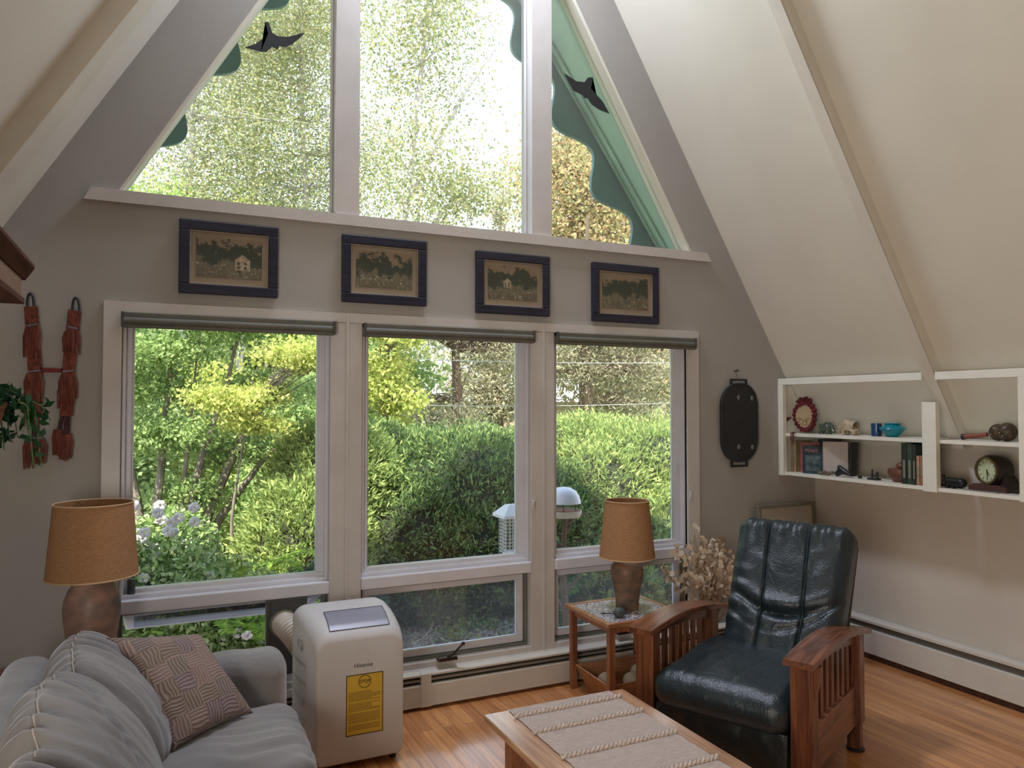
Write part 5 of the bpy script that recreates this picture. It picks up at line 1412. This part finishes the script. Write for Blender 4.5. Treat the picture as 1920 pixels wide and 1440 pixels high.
for k in range(46):
    p = Vector((rt.uniform(1.6, 4.2), rt.uniform(5.2, 6.2), GZ + .04)); q = p
    P = [p]
    for i in range(4): q = q + Vector((rt.uniform(-.12, .12), rt.uniform(-.08, .08), rt.uniform(.0, .09))); P.append(q)
    tube(bm, P, [.005, .004, .003, .002, .001], 4)
o = obj('dry_twigs', bm, mat('pale_twig', (.34, .29, .25), rough=.9)); tag(o, 'tangle of pale dry twigs on the bed below the middle window', 'twigs', kind='stuff')
# red-orange seedling
Pn, _ = blob((2.32, 5.35, GZ + .22), (.11, .10, .06), 110, .2)
t = thing('red_seedling', 'small orange-red leafed plant in the bed outside the middle low window', 'plant', (2.32, 5.35, GZ))
quadmesh('leaves', leaf_arrays(Pn, .05, .014), leafmat('red_leaf', [(.60, .14, .06), (.75, .30, .14), (.78, .48, .28)], .4), t)
bm = B(); tube(bm, [(2.32, 5.35, GZ), (2.325, 5.35, GZ + .24)], [.005, .003], 6); obj('stem', bm, mat('brown_bark', (.12, .08, .055), rough=.9, bump=.5, bscale=20), t)
# round stepping stone / saucer
bm = B(); lathe(bm, [(.21, 0), (.235, .015), (.24, .03), (.225, .035), (.20, .02), (.001, .016)], (2.98, 5.72, GZ + .06), 40)
solo('birdbath_dish', bm, mat('pale_blue_dish', (.50, .58, .62), rough=.3), 'wide shallow pale blue dish on the ground outside between two low windows', 'dish', base=(2.98, 5.72, GZ + .06))

# --- bird feeders
M_pole = mat('black_pole', (.03, .03, .03), rough=.5)
t = thing('feeder_pole', 'slim crook-topped garden pole carrying the cage feeder outside', 'pole', (2.60, 5.15, GZ))
P = [(2.60, 5.15, GZ), (2.60, 5.15, 1.0)] + [(2.60 - .115 * (1 - math.cos(a)), 5.15 - .04 * (1 - math.cos(a)), 1.0 + .12 * math.sin(a)) for a in [k * math.pi / 10 for k in range(1, 11)]]
bm = B(); tube(bm, P, .006, 8); obj('crook', bm, M_pole, t)
t = thing('cage_feeder', 'white-roofed wire cage bird feeder hanging outside the middle window', 'bird feeder', (2.37, 5.07, .52))
bm = B()
cx, cy = 2.37, 5.07
vb = [bm.verts.new((cx + sx * .105, cy + sy * .105, .805)) for sx, sy in ((-1, -1), (1, -1), (1, 1), (-1, 1))]; vb2 = [bm.verts.new((cx + sx * .105, cy + sy * .105, .785)) for sx, sy in ((-1, -1), (1, -1), (1, 1), (-1, 1))]
vt_ = [bm.verts.new((cx + sx * .035, cy + sy * .035, .875)) for sx, sy in ((-1, -1), (1, -1), (1, 1), (-1, 1))]
for i in range(4): bm.faces.new((vb[i], vb[(i + 1) % 4], vt_[(i + 1) % 4], vt_[i])); bm.faces.new((vb2[i], vb2[(i + 1) % 4], vb[(i + 1) % 4], vb[i]))
bm.faces.new(vt_); bm.faces.new(vb2[::-1]); obj('roof', bm, mat('white_feeder_plastic', (.66, .64, .68), rough=.35), t, smooth=False)
bm = B(); tube(bm, [(cx, cy, .875), (cx, cy, 1.0)], .002, 6); obj('hanging_wire', bm, M_pole, t)
bm = B()
s_ = .068
for face in range(4):
    for k in range(6):
        f = -s_ + 2 * s_ * k / 5
        a, b_ = {0: ((cx + f, cy - s_), (cx + f, cy - s_)), 1: ((cx + f, cy + s_),) * 2, 2: ((cx - s_, cy + f),) * 2, 3: ((cx + s_, cy + f),) * 2}[face]
        tube(bm, [(*a, .53), (*b_, .785)], .0028, 4)
    for k in range(11):
        z = .53 + .255 * k / 10; c4 = {0: ((-s_, -s_), (s_, -s_)), 1: ((-s_, s_), (s_, s_)), 2: ((-s_, -s_), (-s_, s_)), 3: ((s_, -s_), (s_, s_))}[face]
        tube(bm, [(cx + c4[0][0], cy + c4[0][1], z), (cx + c4[1][0], cy + c4[1][1], z)], .0028, 4)
obj('wire_cage', bm, mat('white_wire', (.55, .55, .52), rough=.4), t, smooth=False)
bm = B(); lathe(bm, [(.001, 0), (.072, .0), (.072, .012), (.001, .012)], (cx, cy, .52), 4, M=None); obj('floor_plate', bm, MATS['white_feeder_plastic'], t, smooth=False)
t = thing('dome_feeder', 'white dome-roofed bird feeder tray on a rustic branch post outside', 'bird feeder', (2.80, 5.05, GZ))
cx, cy = 2.80, 5.05
bm = B(); lathe(bm, [(.130, .865), (.128, .875), (.118, .915), (.092, .955), (.05, .98), (.001, .988)], (cx, cy, 0), 36, closed_ends=False)
lathe(bm, [(.130, .865), (.124, .868), (.112, .908), (.085, .945), (.045, .968), (.001, .975)], (cx, cy, 0), 36, closed_ends=False); obj('dome', bm, MATS['white_feeder_plastic'], t)
bm = B(); lathe(bm, [(.001, .762), (.12, .762), (.134, .785), (.136, .812), (.130, .812), (.126, .79), (.001, .785)], (cx, cy, 0), 36, closed_ends=False); obj('tray', bm, mat('cream_tray', (.50, .42, .34), rough=.5), t)
bm = B(); lathe(bm, [(.001, .80), (.122, .80), (.122, .786)], (cx, cy, 0), 30, closed_ends=False); obj('seed', bm, mat('bird_seed', (.36, .17, .13), rough=.9, var=.3, vscale=80), t)
bm = B()
for a in range(3): tube(bm, [(cx + .10 * math.cos(a * 2.09), cy + .10 * math.sin(a * 2.09), .80), (cx + .10 * math.cos(a * 2.09), cy + .10 * math.sin(a * 2.09), .90)], .003, 5)
obj('strut', bm, M_pole, t)
bm = B(); M_br = mat('brown_bark', (.12, .08, .055)); rp = random.Random(8)
tube(bm, [(cx, cy, GZ), (cx + .02, cy, 0), (cx - .015, cy, .35), (cx + .01, cy, .765)], [.035, .03, .024, .02], 8)
for k in range(9):
    z = .05 + .08 * k; a = rp.uniform(0, 6.28); L0 = rp.uniform(.15, .32)
    tube(bm, [(cx, cy, z), (cx + L0 * .5 * math.cos(a), cy + L0 * .4 * math.sin(a), z + .05), (cx + L0 * math.cos(a), cy + L0 * .6 * math.sin(a), z + rp.uniform(0, .22))], [.014, .010, .005], 6)
obj('branch_post', bm, M_br, t)

# --- shrubs
M_yew_core = mat('shrub_core_dark', (.018, .022, .012), rough=.95)  # dark solid cores put inside the shrubs to block light
YEW = [(.075, .125, .065), (.14, .215, .085), (.23, .31, .11), (.34, .42, .14)]
def hedge_shrub(label, lobes, n, m, seed, L=.066, W=.017, name='yew_shrub', core=.86, up=.5, group='yew shrubs outside the windows'):
    r_ = np.random.default_rng(seed)
    base = (lobes[0][0], lobes[0][1], GZ)
    t = thing(name, label, 'shrub', base, 0, group)
    bmc = B(); pts = []; drs = []
    tot = sum(l[3] * l[5] + l[3] * l[4] for l in lobes)
    for (x, y, z, rx, ry, rz) in lobes:
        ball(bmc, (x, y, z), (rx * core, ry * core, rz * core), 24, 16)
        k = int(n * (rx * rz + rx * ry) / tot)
        d = r_.normal(size=(k, 3)); d /= np.linalg.norm(d, axis=1)[:, None]
        # tufts: leaves gather round sprig centres, so the surface is billowy
        nt_ = max(8, k // 22); dc = r_.normal(size=(nt_, 3)); dc /= np.linalg.norm(dc, axis=1)[:, None]
        pick = r_.integers(0, nt_, k); tl = .90 + .22 * r_.random(nt_)
        dd = dc[pick] + r_.normal(0, .055, (k, 3)); dd /= np.linalg.norm(dd, axis=1)[:, None]
        rad = tl[pick] * (1 - .10 * r_.random(k)) + .04 * r_.normal(size=k)
        p = np.array((x, y, z)) + dd * rad[:, None] * np.array((rx, ry, rz))
        pts.append(p); dv = dd * np.array((1, 1, .6)); dv[:, 2] += up; drs.append(dv)
    P = np.vstack(pts); D = np.vstack(drs); keep = (P[:, 2] > GZ)
    # cull what lies deep inside another lobe
    for (x, y, z, rx, ry, rz) in lobes:
        q = (P - np.array((x, y, z))) / np.array((rx, ry, rz)); keep &= (np.linalg.norm(q, axis=1) > .80)
    P, D = P[keep], D[keep]; s_ = r_.uniform(.7, 1.35, len(P))
    q = quadmesh('foliage', leaf_arrays(P, L * s_, W * s_, D, .55), m, t); q['kind'] = 'stuff'
    obj('dark_core', bmc, M_yew_core, t)
    return t
M_yew = leafmat('yew_foliage', YEW, .35)
M_yew2 = leafmat('yew_foliage_light', [(.20, .28, .10), (.34, .42, .14), (.50, .56, .20)], .4)
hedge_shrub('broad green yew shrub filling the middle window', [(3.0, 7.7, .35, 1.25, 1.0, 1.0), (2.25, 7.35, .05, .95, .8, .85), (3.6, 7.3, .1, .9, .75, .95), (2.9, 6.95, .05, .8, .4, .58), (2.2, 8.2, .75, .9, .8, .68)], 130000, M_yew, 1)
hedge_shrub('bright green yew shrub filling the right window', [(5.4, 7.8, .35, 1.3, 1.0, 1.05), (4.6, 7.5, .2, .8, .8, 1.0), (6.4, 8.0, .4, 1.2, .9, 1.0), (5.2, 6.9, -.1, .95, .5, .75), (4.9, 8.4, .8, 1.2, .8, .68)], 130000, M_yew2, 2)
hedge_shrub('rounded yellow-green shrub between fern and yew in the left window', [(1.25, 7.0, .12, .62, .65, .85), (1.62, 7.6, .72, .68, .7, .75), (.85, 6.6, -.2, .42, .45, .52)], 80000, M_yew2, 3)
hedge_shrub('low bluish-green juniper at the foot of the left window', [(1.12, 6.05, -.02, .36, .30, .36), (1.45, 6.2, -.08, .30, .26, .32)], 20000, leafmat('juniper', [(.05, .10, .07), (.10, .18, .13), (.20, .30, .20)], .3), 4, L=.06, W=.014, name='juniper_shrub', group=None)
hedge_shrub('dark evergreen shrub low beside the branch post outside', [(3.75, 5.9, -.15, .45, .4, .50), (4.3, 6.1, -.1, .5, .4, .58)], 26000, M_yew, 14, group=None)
# rose-like white flowering bush, near the left window
def flowerbush():
    t = thing('flowering_bush', 'pale green bush with white and pink blossoms behind the left lamp', 'shrub', (.15, 5.6, GZ))
    P = []
    for c, r in (((.08, 5.5, .25), (.42, .4, .55)), ((.50, 5.75, .10), (.40, .35, .45)), ((-.25, 5.6, .45), (.35, .35, .50)), ((.1, 5.9, .55), (.35, .3, .35))):
        p, d = blob(c, r, 5200, .35); P.append(p)
    P = np.vstack(P); P = P[P[:, 2] > GZ]
    q = quadmesh('foliage', leaf_arrays(P, .05, .026), leafmat('rose_leaf', [(.10, .18, .05), (.22, .32, .10), (.40, .48, .20), (.55, .60, .36)], .4), t); q['kind'] = 'stuff'
    st = B(); rr = random.Random(6)
    for k in range(26):
        a = Vector((rr.uniform(-.2, .5), rr.uniform(5.45, 5.85), GZ)); b_ = a + Vector((rr.uniform(-.25, .25), rr.uniform(-.2, .2), rr.uniform(.7, 1.35)))
        tube(st, [a, a.lerp(b_, .5) + Vector((.03, 0, .03)), b_], [.007, .005, .003], 5)
    obj('stems', st, mat('green_stem', (.13, .18, .06), rough=.8), t)
    for k in range(44):
        c = (rr.uniform(-.42, .75), rr.uniform(5.25, 5.7), rr.uniform(-.05, 1.0)); 
        if c[0] > .35 and c[2] > .45: c = (c[0] - .5, c[1], c[2])
        bm = B()
        for j in range(7):
            a = j * .9; q_ = Vector(c) + Vector((math.cos(a) * .022, rr.uniform(-.015, .015), math.sin(a) * .02))
            ball(bm, q_, (rr.uniform(.012, .02), .008, rr.uniform(.012, .018)), 7, 5)
        obj('blossom', bm, leafmat('blossom_white', [(.75, .66, .66), (.85, .82, .80)], .3), t)
flowerbush()
# ferns
def fern(c, n, L0, label, seed):
    rr = random.Random(seed); t = thing('fern', label, 'fern', c, 0, 'ferns outside the left window')
    P = []; D = []; st = B()
    for k in range(n):
        a = rr.uniform(0, 6.283); L_ = L0 * rr.uniform(.7, 1.1); pts = []
        for i in range(12):
            f = i / 11; r = L_ * f * .8; z = c[2] + L_ * (1.15 * f - .75 * f * f)
            pts.append(Vector((c[0] + r * math.cos(a), c[1] + r * math.sin(a), z)))
        tube(st, pts, [.004 * (1 - .8 * i / 11) for i in range(12)], 4)
        for i in range(2, 12):
            tdir = (pts[i] - pts[i - 1]).normalized(); sd = tdir.cross(Vector((0, 0, 1))).normalized(); w = .12 * math.sin(math.pi * (i / 12) ** .8) * L_ / .8
            for q in range(3):
                b0 = pts[i - 1].lerp(pts[i], q / 3)
                for s_ in (-1, 1):
                    for h in (.3, .65, 1.0): P.append(b0 + sd * s_ * w * h); D.append(sd * s_ + tdir * .3)
    P = np.array([tuple(p) for p in P]); D = np.array([tuple(p) for p in D])
    q = quadmesh('fronds', leaf_arrays(P, .05, .018, D, .15), leafmat('fern_leaf', [(.16, .30, .05), (.28, .44, .07), (.42, .55, .12)], .5), t); q['kind'] = 'stuff'
    obj('stalks', st, mat('green_stem', (.13, .18, .06)), t)
fern((.58, 5.95, GZ + .15), 26, 1.25, 'bright arching fern left of the rounded shrub outside', 1)
fern((.42, 6.6, GZ + .3), 24, 1.35, 'arching fern behind the flowering bush outside', 2)

# --- trees
def tree(label, base, trunks, crown, n, lm, bark, L, W, seed, name='tree', down=0.0, twigs=40, group='trees beyond the windows', shell=.3, tufts=None):
    """trunks: lists of points with a start radius; crown: ellipsoids (x,y,z,rx,ry,rz)"""
    rr = random.Random(seed); r_ = np.random.default_rng(seed)
    t = thing(name, label, 'tree', base, 0, group)
    tb = B(); ends = []
    for pts, r0 in trunks:
        pts = [Vector(p) for p in pts]; k = len(pts)
        fine = []
        for i in range(k - 1):
            for q in range(5): fine.append(pts[i].lerp(pts[i + 1], q / 5) + Vector((rr.uniform(-1, 1), rr.uniform(-1, 1), 0)) * r0 * .25)
        fine.append(pts[-1]); m_ = len(fine)
        tube(tb, fine, [r0 * (1 - .82 * i / (m_ - 1)) for i in range(m_)], 8)
        ends.append((fine, r0))
    obj('trunk', tb, bark, t)
    vol = sum((c[3] * c[4] * c[5]) ** .67 for c in crown)
    bb = B(); P = []; D = []
    for c in crown:
        k = int(n * (c[3] * c[4] * c[5]) ** .67 / vol); nc = tufts or max(6, int(twigs * (c[3] * c[4] * c[5]) ** .67 / vol))
        ctr = np.array(c[:3]); rad = np.array(c[3:6])
        d = r_.normal(size=(nc, 3)); d /= np.linalg.norm(d, axis=1)[:, None]; tc_ = ctr + d * rad * (shell + (1 - shell) * r_.random(nc))[:, None]
        # a twig from the nearest trunk point to each tuft
        for q in range(nc):
            fine, r0 = min(ends, key=lambda e: min((Vector(tc_[q]) - p).length for p in e[0]))
            tgt = Vector(tc_[q]); cand = [p for p in fine if p.z < tgt.z + .2] or fine[:2]
            st = min(cand, key=lambda p: (p - tgt).length)
            mid = st.lerp(tgt, .5) + Vector((rr.uniform(-.1, .1), rr.uniform(-.1, .1), rr.uniform(.0, .25))) * (tgt - st).length * .6
            tube(bb, [st, mid, tgt], [max(.008, r0 * .16), max(.005, r0 * .09), .003], 5)
        pick = r_.integers(0, nc, k); sp = float(np.mean(rad)) * .30
        off = r_.normal(0, 1, (k, 3)) * np.array((sp, sp, sp * .55))
        if down: off[:, 2] -= np.abs(r_.normal(0, down, k))
        P.append(tc_[pick] + off)
    P = np.vstack(P); P = P[P[:, 2] > GZ]; s_ = r_.uniform(.6, 1.3, len(P))
    obj('branches', bb, bark, t)
    q = quadmesh('foliage', leaf_arrays(P, L * s_, W * s_, np.tile([0, 0, -.3], (len(P), 1)), 1.0), lm, t); q['kind'] = 'stuff'
    return t
def birchbark():
    m = mat('birch_bark', (.52, .49, .45), rough=.7, col2=(.30, .27, .24), vscale=6, stretch=(1, 1, 3))
    return m
M_birch = birchbark(); M_bark = mat('brown_bark', (.12, .08, .055)); M_greybark = mat('grey_bark', (.19, .155, .125), rough=.9, var=.3, vscale=8, bump=.5, bscale=15)
BIRCH = leafmat('birch_leaf', [(.20, .26, .10), (.34, .38, .17), (.46, .44, .22), (.52, .46, .27)], .5)
GREEN = leafmat('fresh_leaf', [(.22, .32, .12), (.34, .46, .17), (.50, .58, .25)], .5)
YELLOW = leafmat('yellow_leaf', [(.36, .44, .11), (.54, .57, .17), (.68, .65, .24)], .5)
AUT = leafmat('autumn_leaf', [(.32, .36, .16), (.50, .42, .20), (.62, .40, .24), (.42, .46, .22)], .5)
CON = leafmat('conifer_needle', [(.26, .25, .15), (.40, .36, .24), (.52, .45, .33), (.35, .37, .21)], .4)  # needle colours paled to stand in for haze
DEEP = leafmat('deep_leaf', [(.20, .29, .14), (.32, .41, .19), (.46, .53, .26)], .45)
# shrubby maple at the left
tree('many-stemmed garden maple with layered leaf tiers in the left window', (.1, 7.6, GZ),
     [([(-.05, 7.6, GZ), (-.12, 7.6, .6), (-.35, 7.7, 1.6), (-.5, 7.8, 2.8)], .06), ([(.02, 7.6, GZ), (.0, 7.6, .7), (.1, 7.7, 1.8), (.05, 7.7, 3.0)], .05), ([(.2, 7.7, GZ), (.42, 7.7, .5), (.75, 7.7, 1.3), (1.1, 7.6, 1.9)], .07),
      ([(.25, 7.7, GZ), (.55, 7.7, .55), (1.0, 7.7, 1.15), (1.9, 7.6, 1.55)], .05), ([(.15, 7.6, GZ), (.3, 7.6, .8), (.55, 7.6, 1.7), (.8, 7.6, 2.6)], .05), ([(.1, 7.6, GZ), (.2, 7.6, .6), (.28, 7.6, 1.3), (.35, 7.6, 2.4)], .035)],
     [(-.1, 7.6, 2.1, .75, .6, .16), (.75, 7.4, 2.45, .7, .6, .16), (0, 7.6, 1.35, .6, .5, .13), (-.3, 7.6, 2.8, .8, .6, .2), (1.4, 7.5, 2.25, .6, .5, .15), (.3, 7.8, .75, .5, .4, .13), (-.2, 7.9, 1.75, .7, .4, .14), (1.1, 7.9, 1.75, .6, .4, .14), (.7, 7.9, 1.15, .5, .4, .14)], 44000, GREEN, M_greybark, .044, .027, 21, name='garden_maple', twigs=110, group=None)
tree('small tree with flat yellow leaf tiers in the left window', (.6, 7.2, GZ), [([(.62, 7.1, GZ), (.60, 7.1, .6), (.72, 7.1, 1.5)], .025)],
     [(.62, 7.0, 1.66, .42, .4, .075), (.85, 7.0, 1.45, .28, .3, .07), (1.2, 7.0, 2.05, .5, .4, .10)], 9500, YELLOW, M_greybark, .042, .026, 22, name='yellow_leafed_tree', twigs=60, group=None)
# birches
for i, (x, y, H, lean, lab) in enumerate(((.2, 12.5, 10.5, .2, 'slender white-barked birch at the far left of the garden'), (2.5, 13.5, 10.8, -.2, 'tall white-barked birch behind the left gable pane'),
                                     (1.3, 15.5, 11.5, .3, 'white-barked birch standing farthest back at the left'))):
    crown = [(x + lean * z_ / 5 + dx, y, z_, r_x, 1.3, 1.3) for z_, dx, r_x in ((4.6, -.3, 1.5), (6.2, .5, 1.7), (7.8, -.4, 1.6), (9.2, .3, 1.5))]
    tree(lab, (x, y, GZ), [([(x, y, GZ), (x + lean * .5, y, 3), (x + lean * 1.1, y, 6), (x + lean * 1.6, y, 9), (x + lean * 2, y, H)], .085)], crown, 42000, BIRCH, M_birch, .051, .034, 30 + i, name='birch_tree', twigs=190, down=.35, group='birches beyond the windows')
tree('leaning birch with airy branches spreading into the middle gable pane', (3.0, 10.8, GZ), [([(3.0, 10.8, GZ), (3.1, 10.8, 3), (3.45, 10.8, 5.6), (3.7, 10.8, 8.5), (3.8, 10.8, 11)], .075), ([(3.15, 10.8, 3.2), (3.9, 10.7, 4.6), (4.9, 10.6, 5.2)], .05), ([(3.3, 10.8, 4.6), (4.2, 10.7, 6.4), (5.0, 10.6, 7.6)], .05)],
     [(3.6, 10.7, 5.2, 1.0, .9, 1.1), (3.6, 10.7, 7.0, 1.0, .9, 1.2), (3.7, 10.7, 8.4, .9, .9, 1.1), (4.5, 10.5, 5.1, .95, .7, .45), (3.3, 10.7, 3.6, .7, .6, .7)], 17000, BIRCH, M_birch, .058, .038, 41, name='birch_tree', twigs=120, down=.2, group='birches beyond the windows')
tree('lime green tree crown reaching the lower left corner of the gable glass', (-.4, 11.4, GZ), [([(-.4, 11.4, GZ), (-.35, 11.4, 3.6)], .06)], [(-.35, 11.4, 4.2, .95, .6, .55), (.25, 11.4, 3.7, .6, .5, .45)], 9000, leafmat('lime_leaf', [(.26, .38, .10), (.40, .52, .16), (.54, .62, .24)], .5), M_greybark, .06, .04, 71, name='lime_green_tree', twigs=60, group=None)
tree('yellow crowned tree peeping over the sill of the left gable pane', (1.5, 11.8, GZ), [([(1.5, 11.8, GZ), (1.45, 11.8, 3.6)], .05)], [(1.35, 11.8, 4.15, .55, .5, .42), (1.9, 11.8, 4.0, .4, .4, .3)], 5500, YELLOW, M_greybark, .06, .04, 72, name='yellow_crowned_tree', twigs=40, group=None)
# right-hand group
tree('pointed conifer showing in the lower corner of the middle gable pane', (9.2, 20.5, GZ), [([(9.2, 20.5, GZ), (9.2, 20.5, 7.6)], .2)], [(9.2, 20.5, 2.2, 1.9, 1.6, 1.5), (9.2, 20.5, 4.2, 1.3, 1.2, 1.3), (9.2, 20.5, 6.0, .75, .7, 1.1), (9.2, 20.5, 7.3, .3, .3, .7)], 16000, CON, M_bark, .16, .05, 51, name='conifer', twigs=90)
tree('orange and green autumn tree behind the right gable pane', (10.0, 17.0, GZ), [([(10.0, 17.0, GZ), (10.0, 17, 4), (10.2, 17, 8.5)], .22)], [(10.0, 17, 5.0, 1.9, 1.6, 1.6), (9.6, 17, 6.9, 1.6, 1.4, 1.6), (10.8, 17, 6.8, 1.6, 1.4, 1.5), (9.9, 17, 8.4, 1.2, 1.1, 1.2)], 26000, AUT, M_bark, .12, .08, 52, name='autumn_tree', twigs=130)
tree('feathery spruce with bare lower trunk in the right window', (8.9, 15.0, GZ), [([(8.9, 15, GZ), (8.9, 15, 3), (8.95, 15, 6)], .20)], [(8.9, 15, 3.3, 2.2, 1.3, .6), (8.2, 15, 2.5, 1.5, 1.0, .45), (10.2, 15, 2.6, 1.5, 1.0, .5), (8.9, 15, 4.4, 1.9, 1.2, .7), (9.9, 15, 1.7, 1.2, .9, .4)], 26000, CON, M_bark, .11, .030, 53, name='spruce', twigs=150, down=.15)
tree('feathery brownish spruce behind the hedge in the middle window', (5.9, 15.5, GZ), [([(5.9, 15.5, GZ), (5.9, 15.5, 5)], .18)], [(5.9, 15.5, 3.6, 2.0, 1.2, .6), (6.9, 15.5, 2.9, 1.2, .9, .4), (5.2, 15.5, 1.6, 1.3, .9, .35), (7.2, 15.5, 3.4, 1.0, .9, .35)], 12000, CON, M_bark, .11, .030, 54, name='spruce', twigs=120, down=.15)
tree('yellow-green young tree at the left side of the middle window', (2.9, 10.5, GZ), [([(2.9, 10.5, GZ), (2.95, 10.5, 3)], .06)], [(2.85, 10.5, 2.6, .6, .5, .6), (2.95, 10.5, 1.9, .55, .5, .5), (3.0, 10.5, 1.2, .4, .4, .4)], 9000, YELLOW, M_greybark, .07, .045, 55, name='young_tree', twigs=60)
for i, (x, y, z, r, lm, lab) in enumerate(((-2.5, 17, 3.0, 2.6, DEEP, 'deep green leafy tree beyond the far left birch'), (3.4, 18.5, 2.8, 2.4, GREEN, 'fresh green leafy tree between the left and middle windows'),
                                       (.8, 19, 2.6, 2.4, DEEP, 'deep green leafy tree behind the layered maple'), (13.5, 19, 3.4, 2.8, AUT, 'russet leafy tree at the far right of the garden'), (-5.5, 15, 3.5, 3.0, DEEP, 'deep green leafy tree far outside to the left'))):
    tree(lab, (x, y, GZ), [([(x, y, GZ), (x, y, z), (x + .2, y, z + r * .9)], .2)], [(x, y, z, r, r * .8, r * .8), (x - r * .5, y, z - 1.0, r * .7, r * .6, r * .6), (x + r * .5, y, z - .9, r * .7, r * .6, r * .6), (x, y, z + r * .7, r * .6, r * .6, r * .7)], 22000, lm, M_bark, .15, .10, 60 + i, twigs=90, group='broadleaf trees in the distance')
for i, (x, y, r_x, lm, lab) in enumerate(((-.6, 10.6, 1.2, DEEP, 'rounded deep green shrub behind the maple trunks'), (1.7, 10.9, 1.2, GREEN, 'rounded fresh green shrub behind the rounded yellow-green one'), (.55, 11.6, 1.1, YELLOW, 'rounded yellowish shrub farthest back behind the maple'))):
    tree(lab, (x, y, GZ), [([(x, y, GZ), (x, y, 1.2)], .05)], [(x, y, .6, r_x, .6, 1.0), (x + .3, y, 1.5, r_x * .7, .5, .7)], 11000, lm, M_bark, .085, .055, 80 + i, name='garden_shrub', twigs=60, group='garden shrubs behind the maple')
# far woodland edge
P = np.column_stack([rng.uniform(-25, 40, 60000), rng.uniform(30, 38, 60000), np.abs(rng.normal(0, 1, 60000)) * 2.2 + GZ])
o = quadmesh('woodland_edge', leaf_arrays(P, .45, .28), leafmat('distant_leaf', [(.30, .36, .20), (.46, .48, .30), (.58, .52, .36)], .4)); tag(o, 'distant mixed green woodland edge behind everything', 'woodland', kind='stuff')  # leaf colours lightened in place of distance haze

# house behind the hedge
t = thing('neighbour_house', 'pale house with light grey roof half hidden by spruces in the middle window', 'house', (11.0, 26, GZ))
bm = B(); box(bm, 7.4, 14.8, 25, 29, GZ, 1.85); obj('wall', bm, mat('house_siding', (.42, .30, .24), rough=.8, var=.1, stretch=(1, 1, 12)), t, smooth=False)
bm = B(); prism(bm, [(24.6, 1.75), (29.4, 1.75), (27, 3.3)], 'x', 7.1, 15.1); obj('roof', bm, mat('pale_roof', (.56, .54, .60), rough=.7, var=.06), t, smooth=False)
for x in (8.3, 10.3, 12.6):
    bm = B(); frame(bm, x, x + .9, .5, 1.4, .08, 24.95, 25.02); w_ = obj('window', bm, M_trim, t, smooth=False)
    bm = B(); box(bm, x + .08, x + .82, 24.98, 24.99, .58, 1.32); obj('pane', bm, mat('dark_house_glass', (.05, .06, .07), rough=.1), w_, smooth=False)
# overhead lines
for (z0, z1, y, lab) in ((2.35, 2.75, 12, 'upper overhead cable crossing behind the hedge'), (1.62, 1.78, 12, 'lower overhead cable crossing behind the hedge')):
    bm = B(); tube(bm, [(-4 + 22 * k / 24, y + .1 * k, z0 + (z1 - z0) * k / 24 - .35 * math.sin(math.pi * k / 24) + .25) for k in range(25)], .008, 5)
    solo('overhead_cable', bm, mat('cable', (.30, .29, .28), rough=.6), lab, 'cable', 'overhead cables', base=(-4, y, z0))
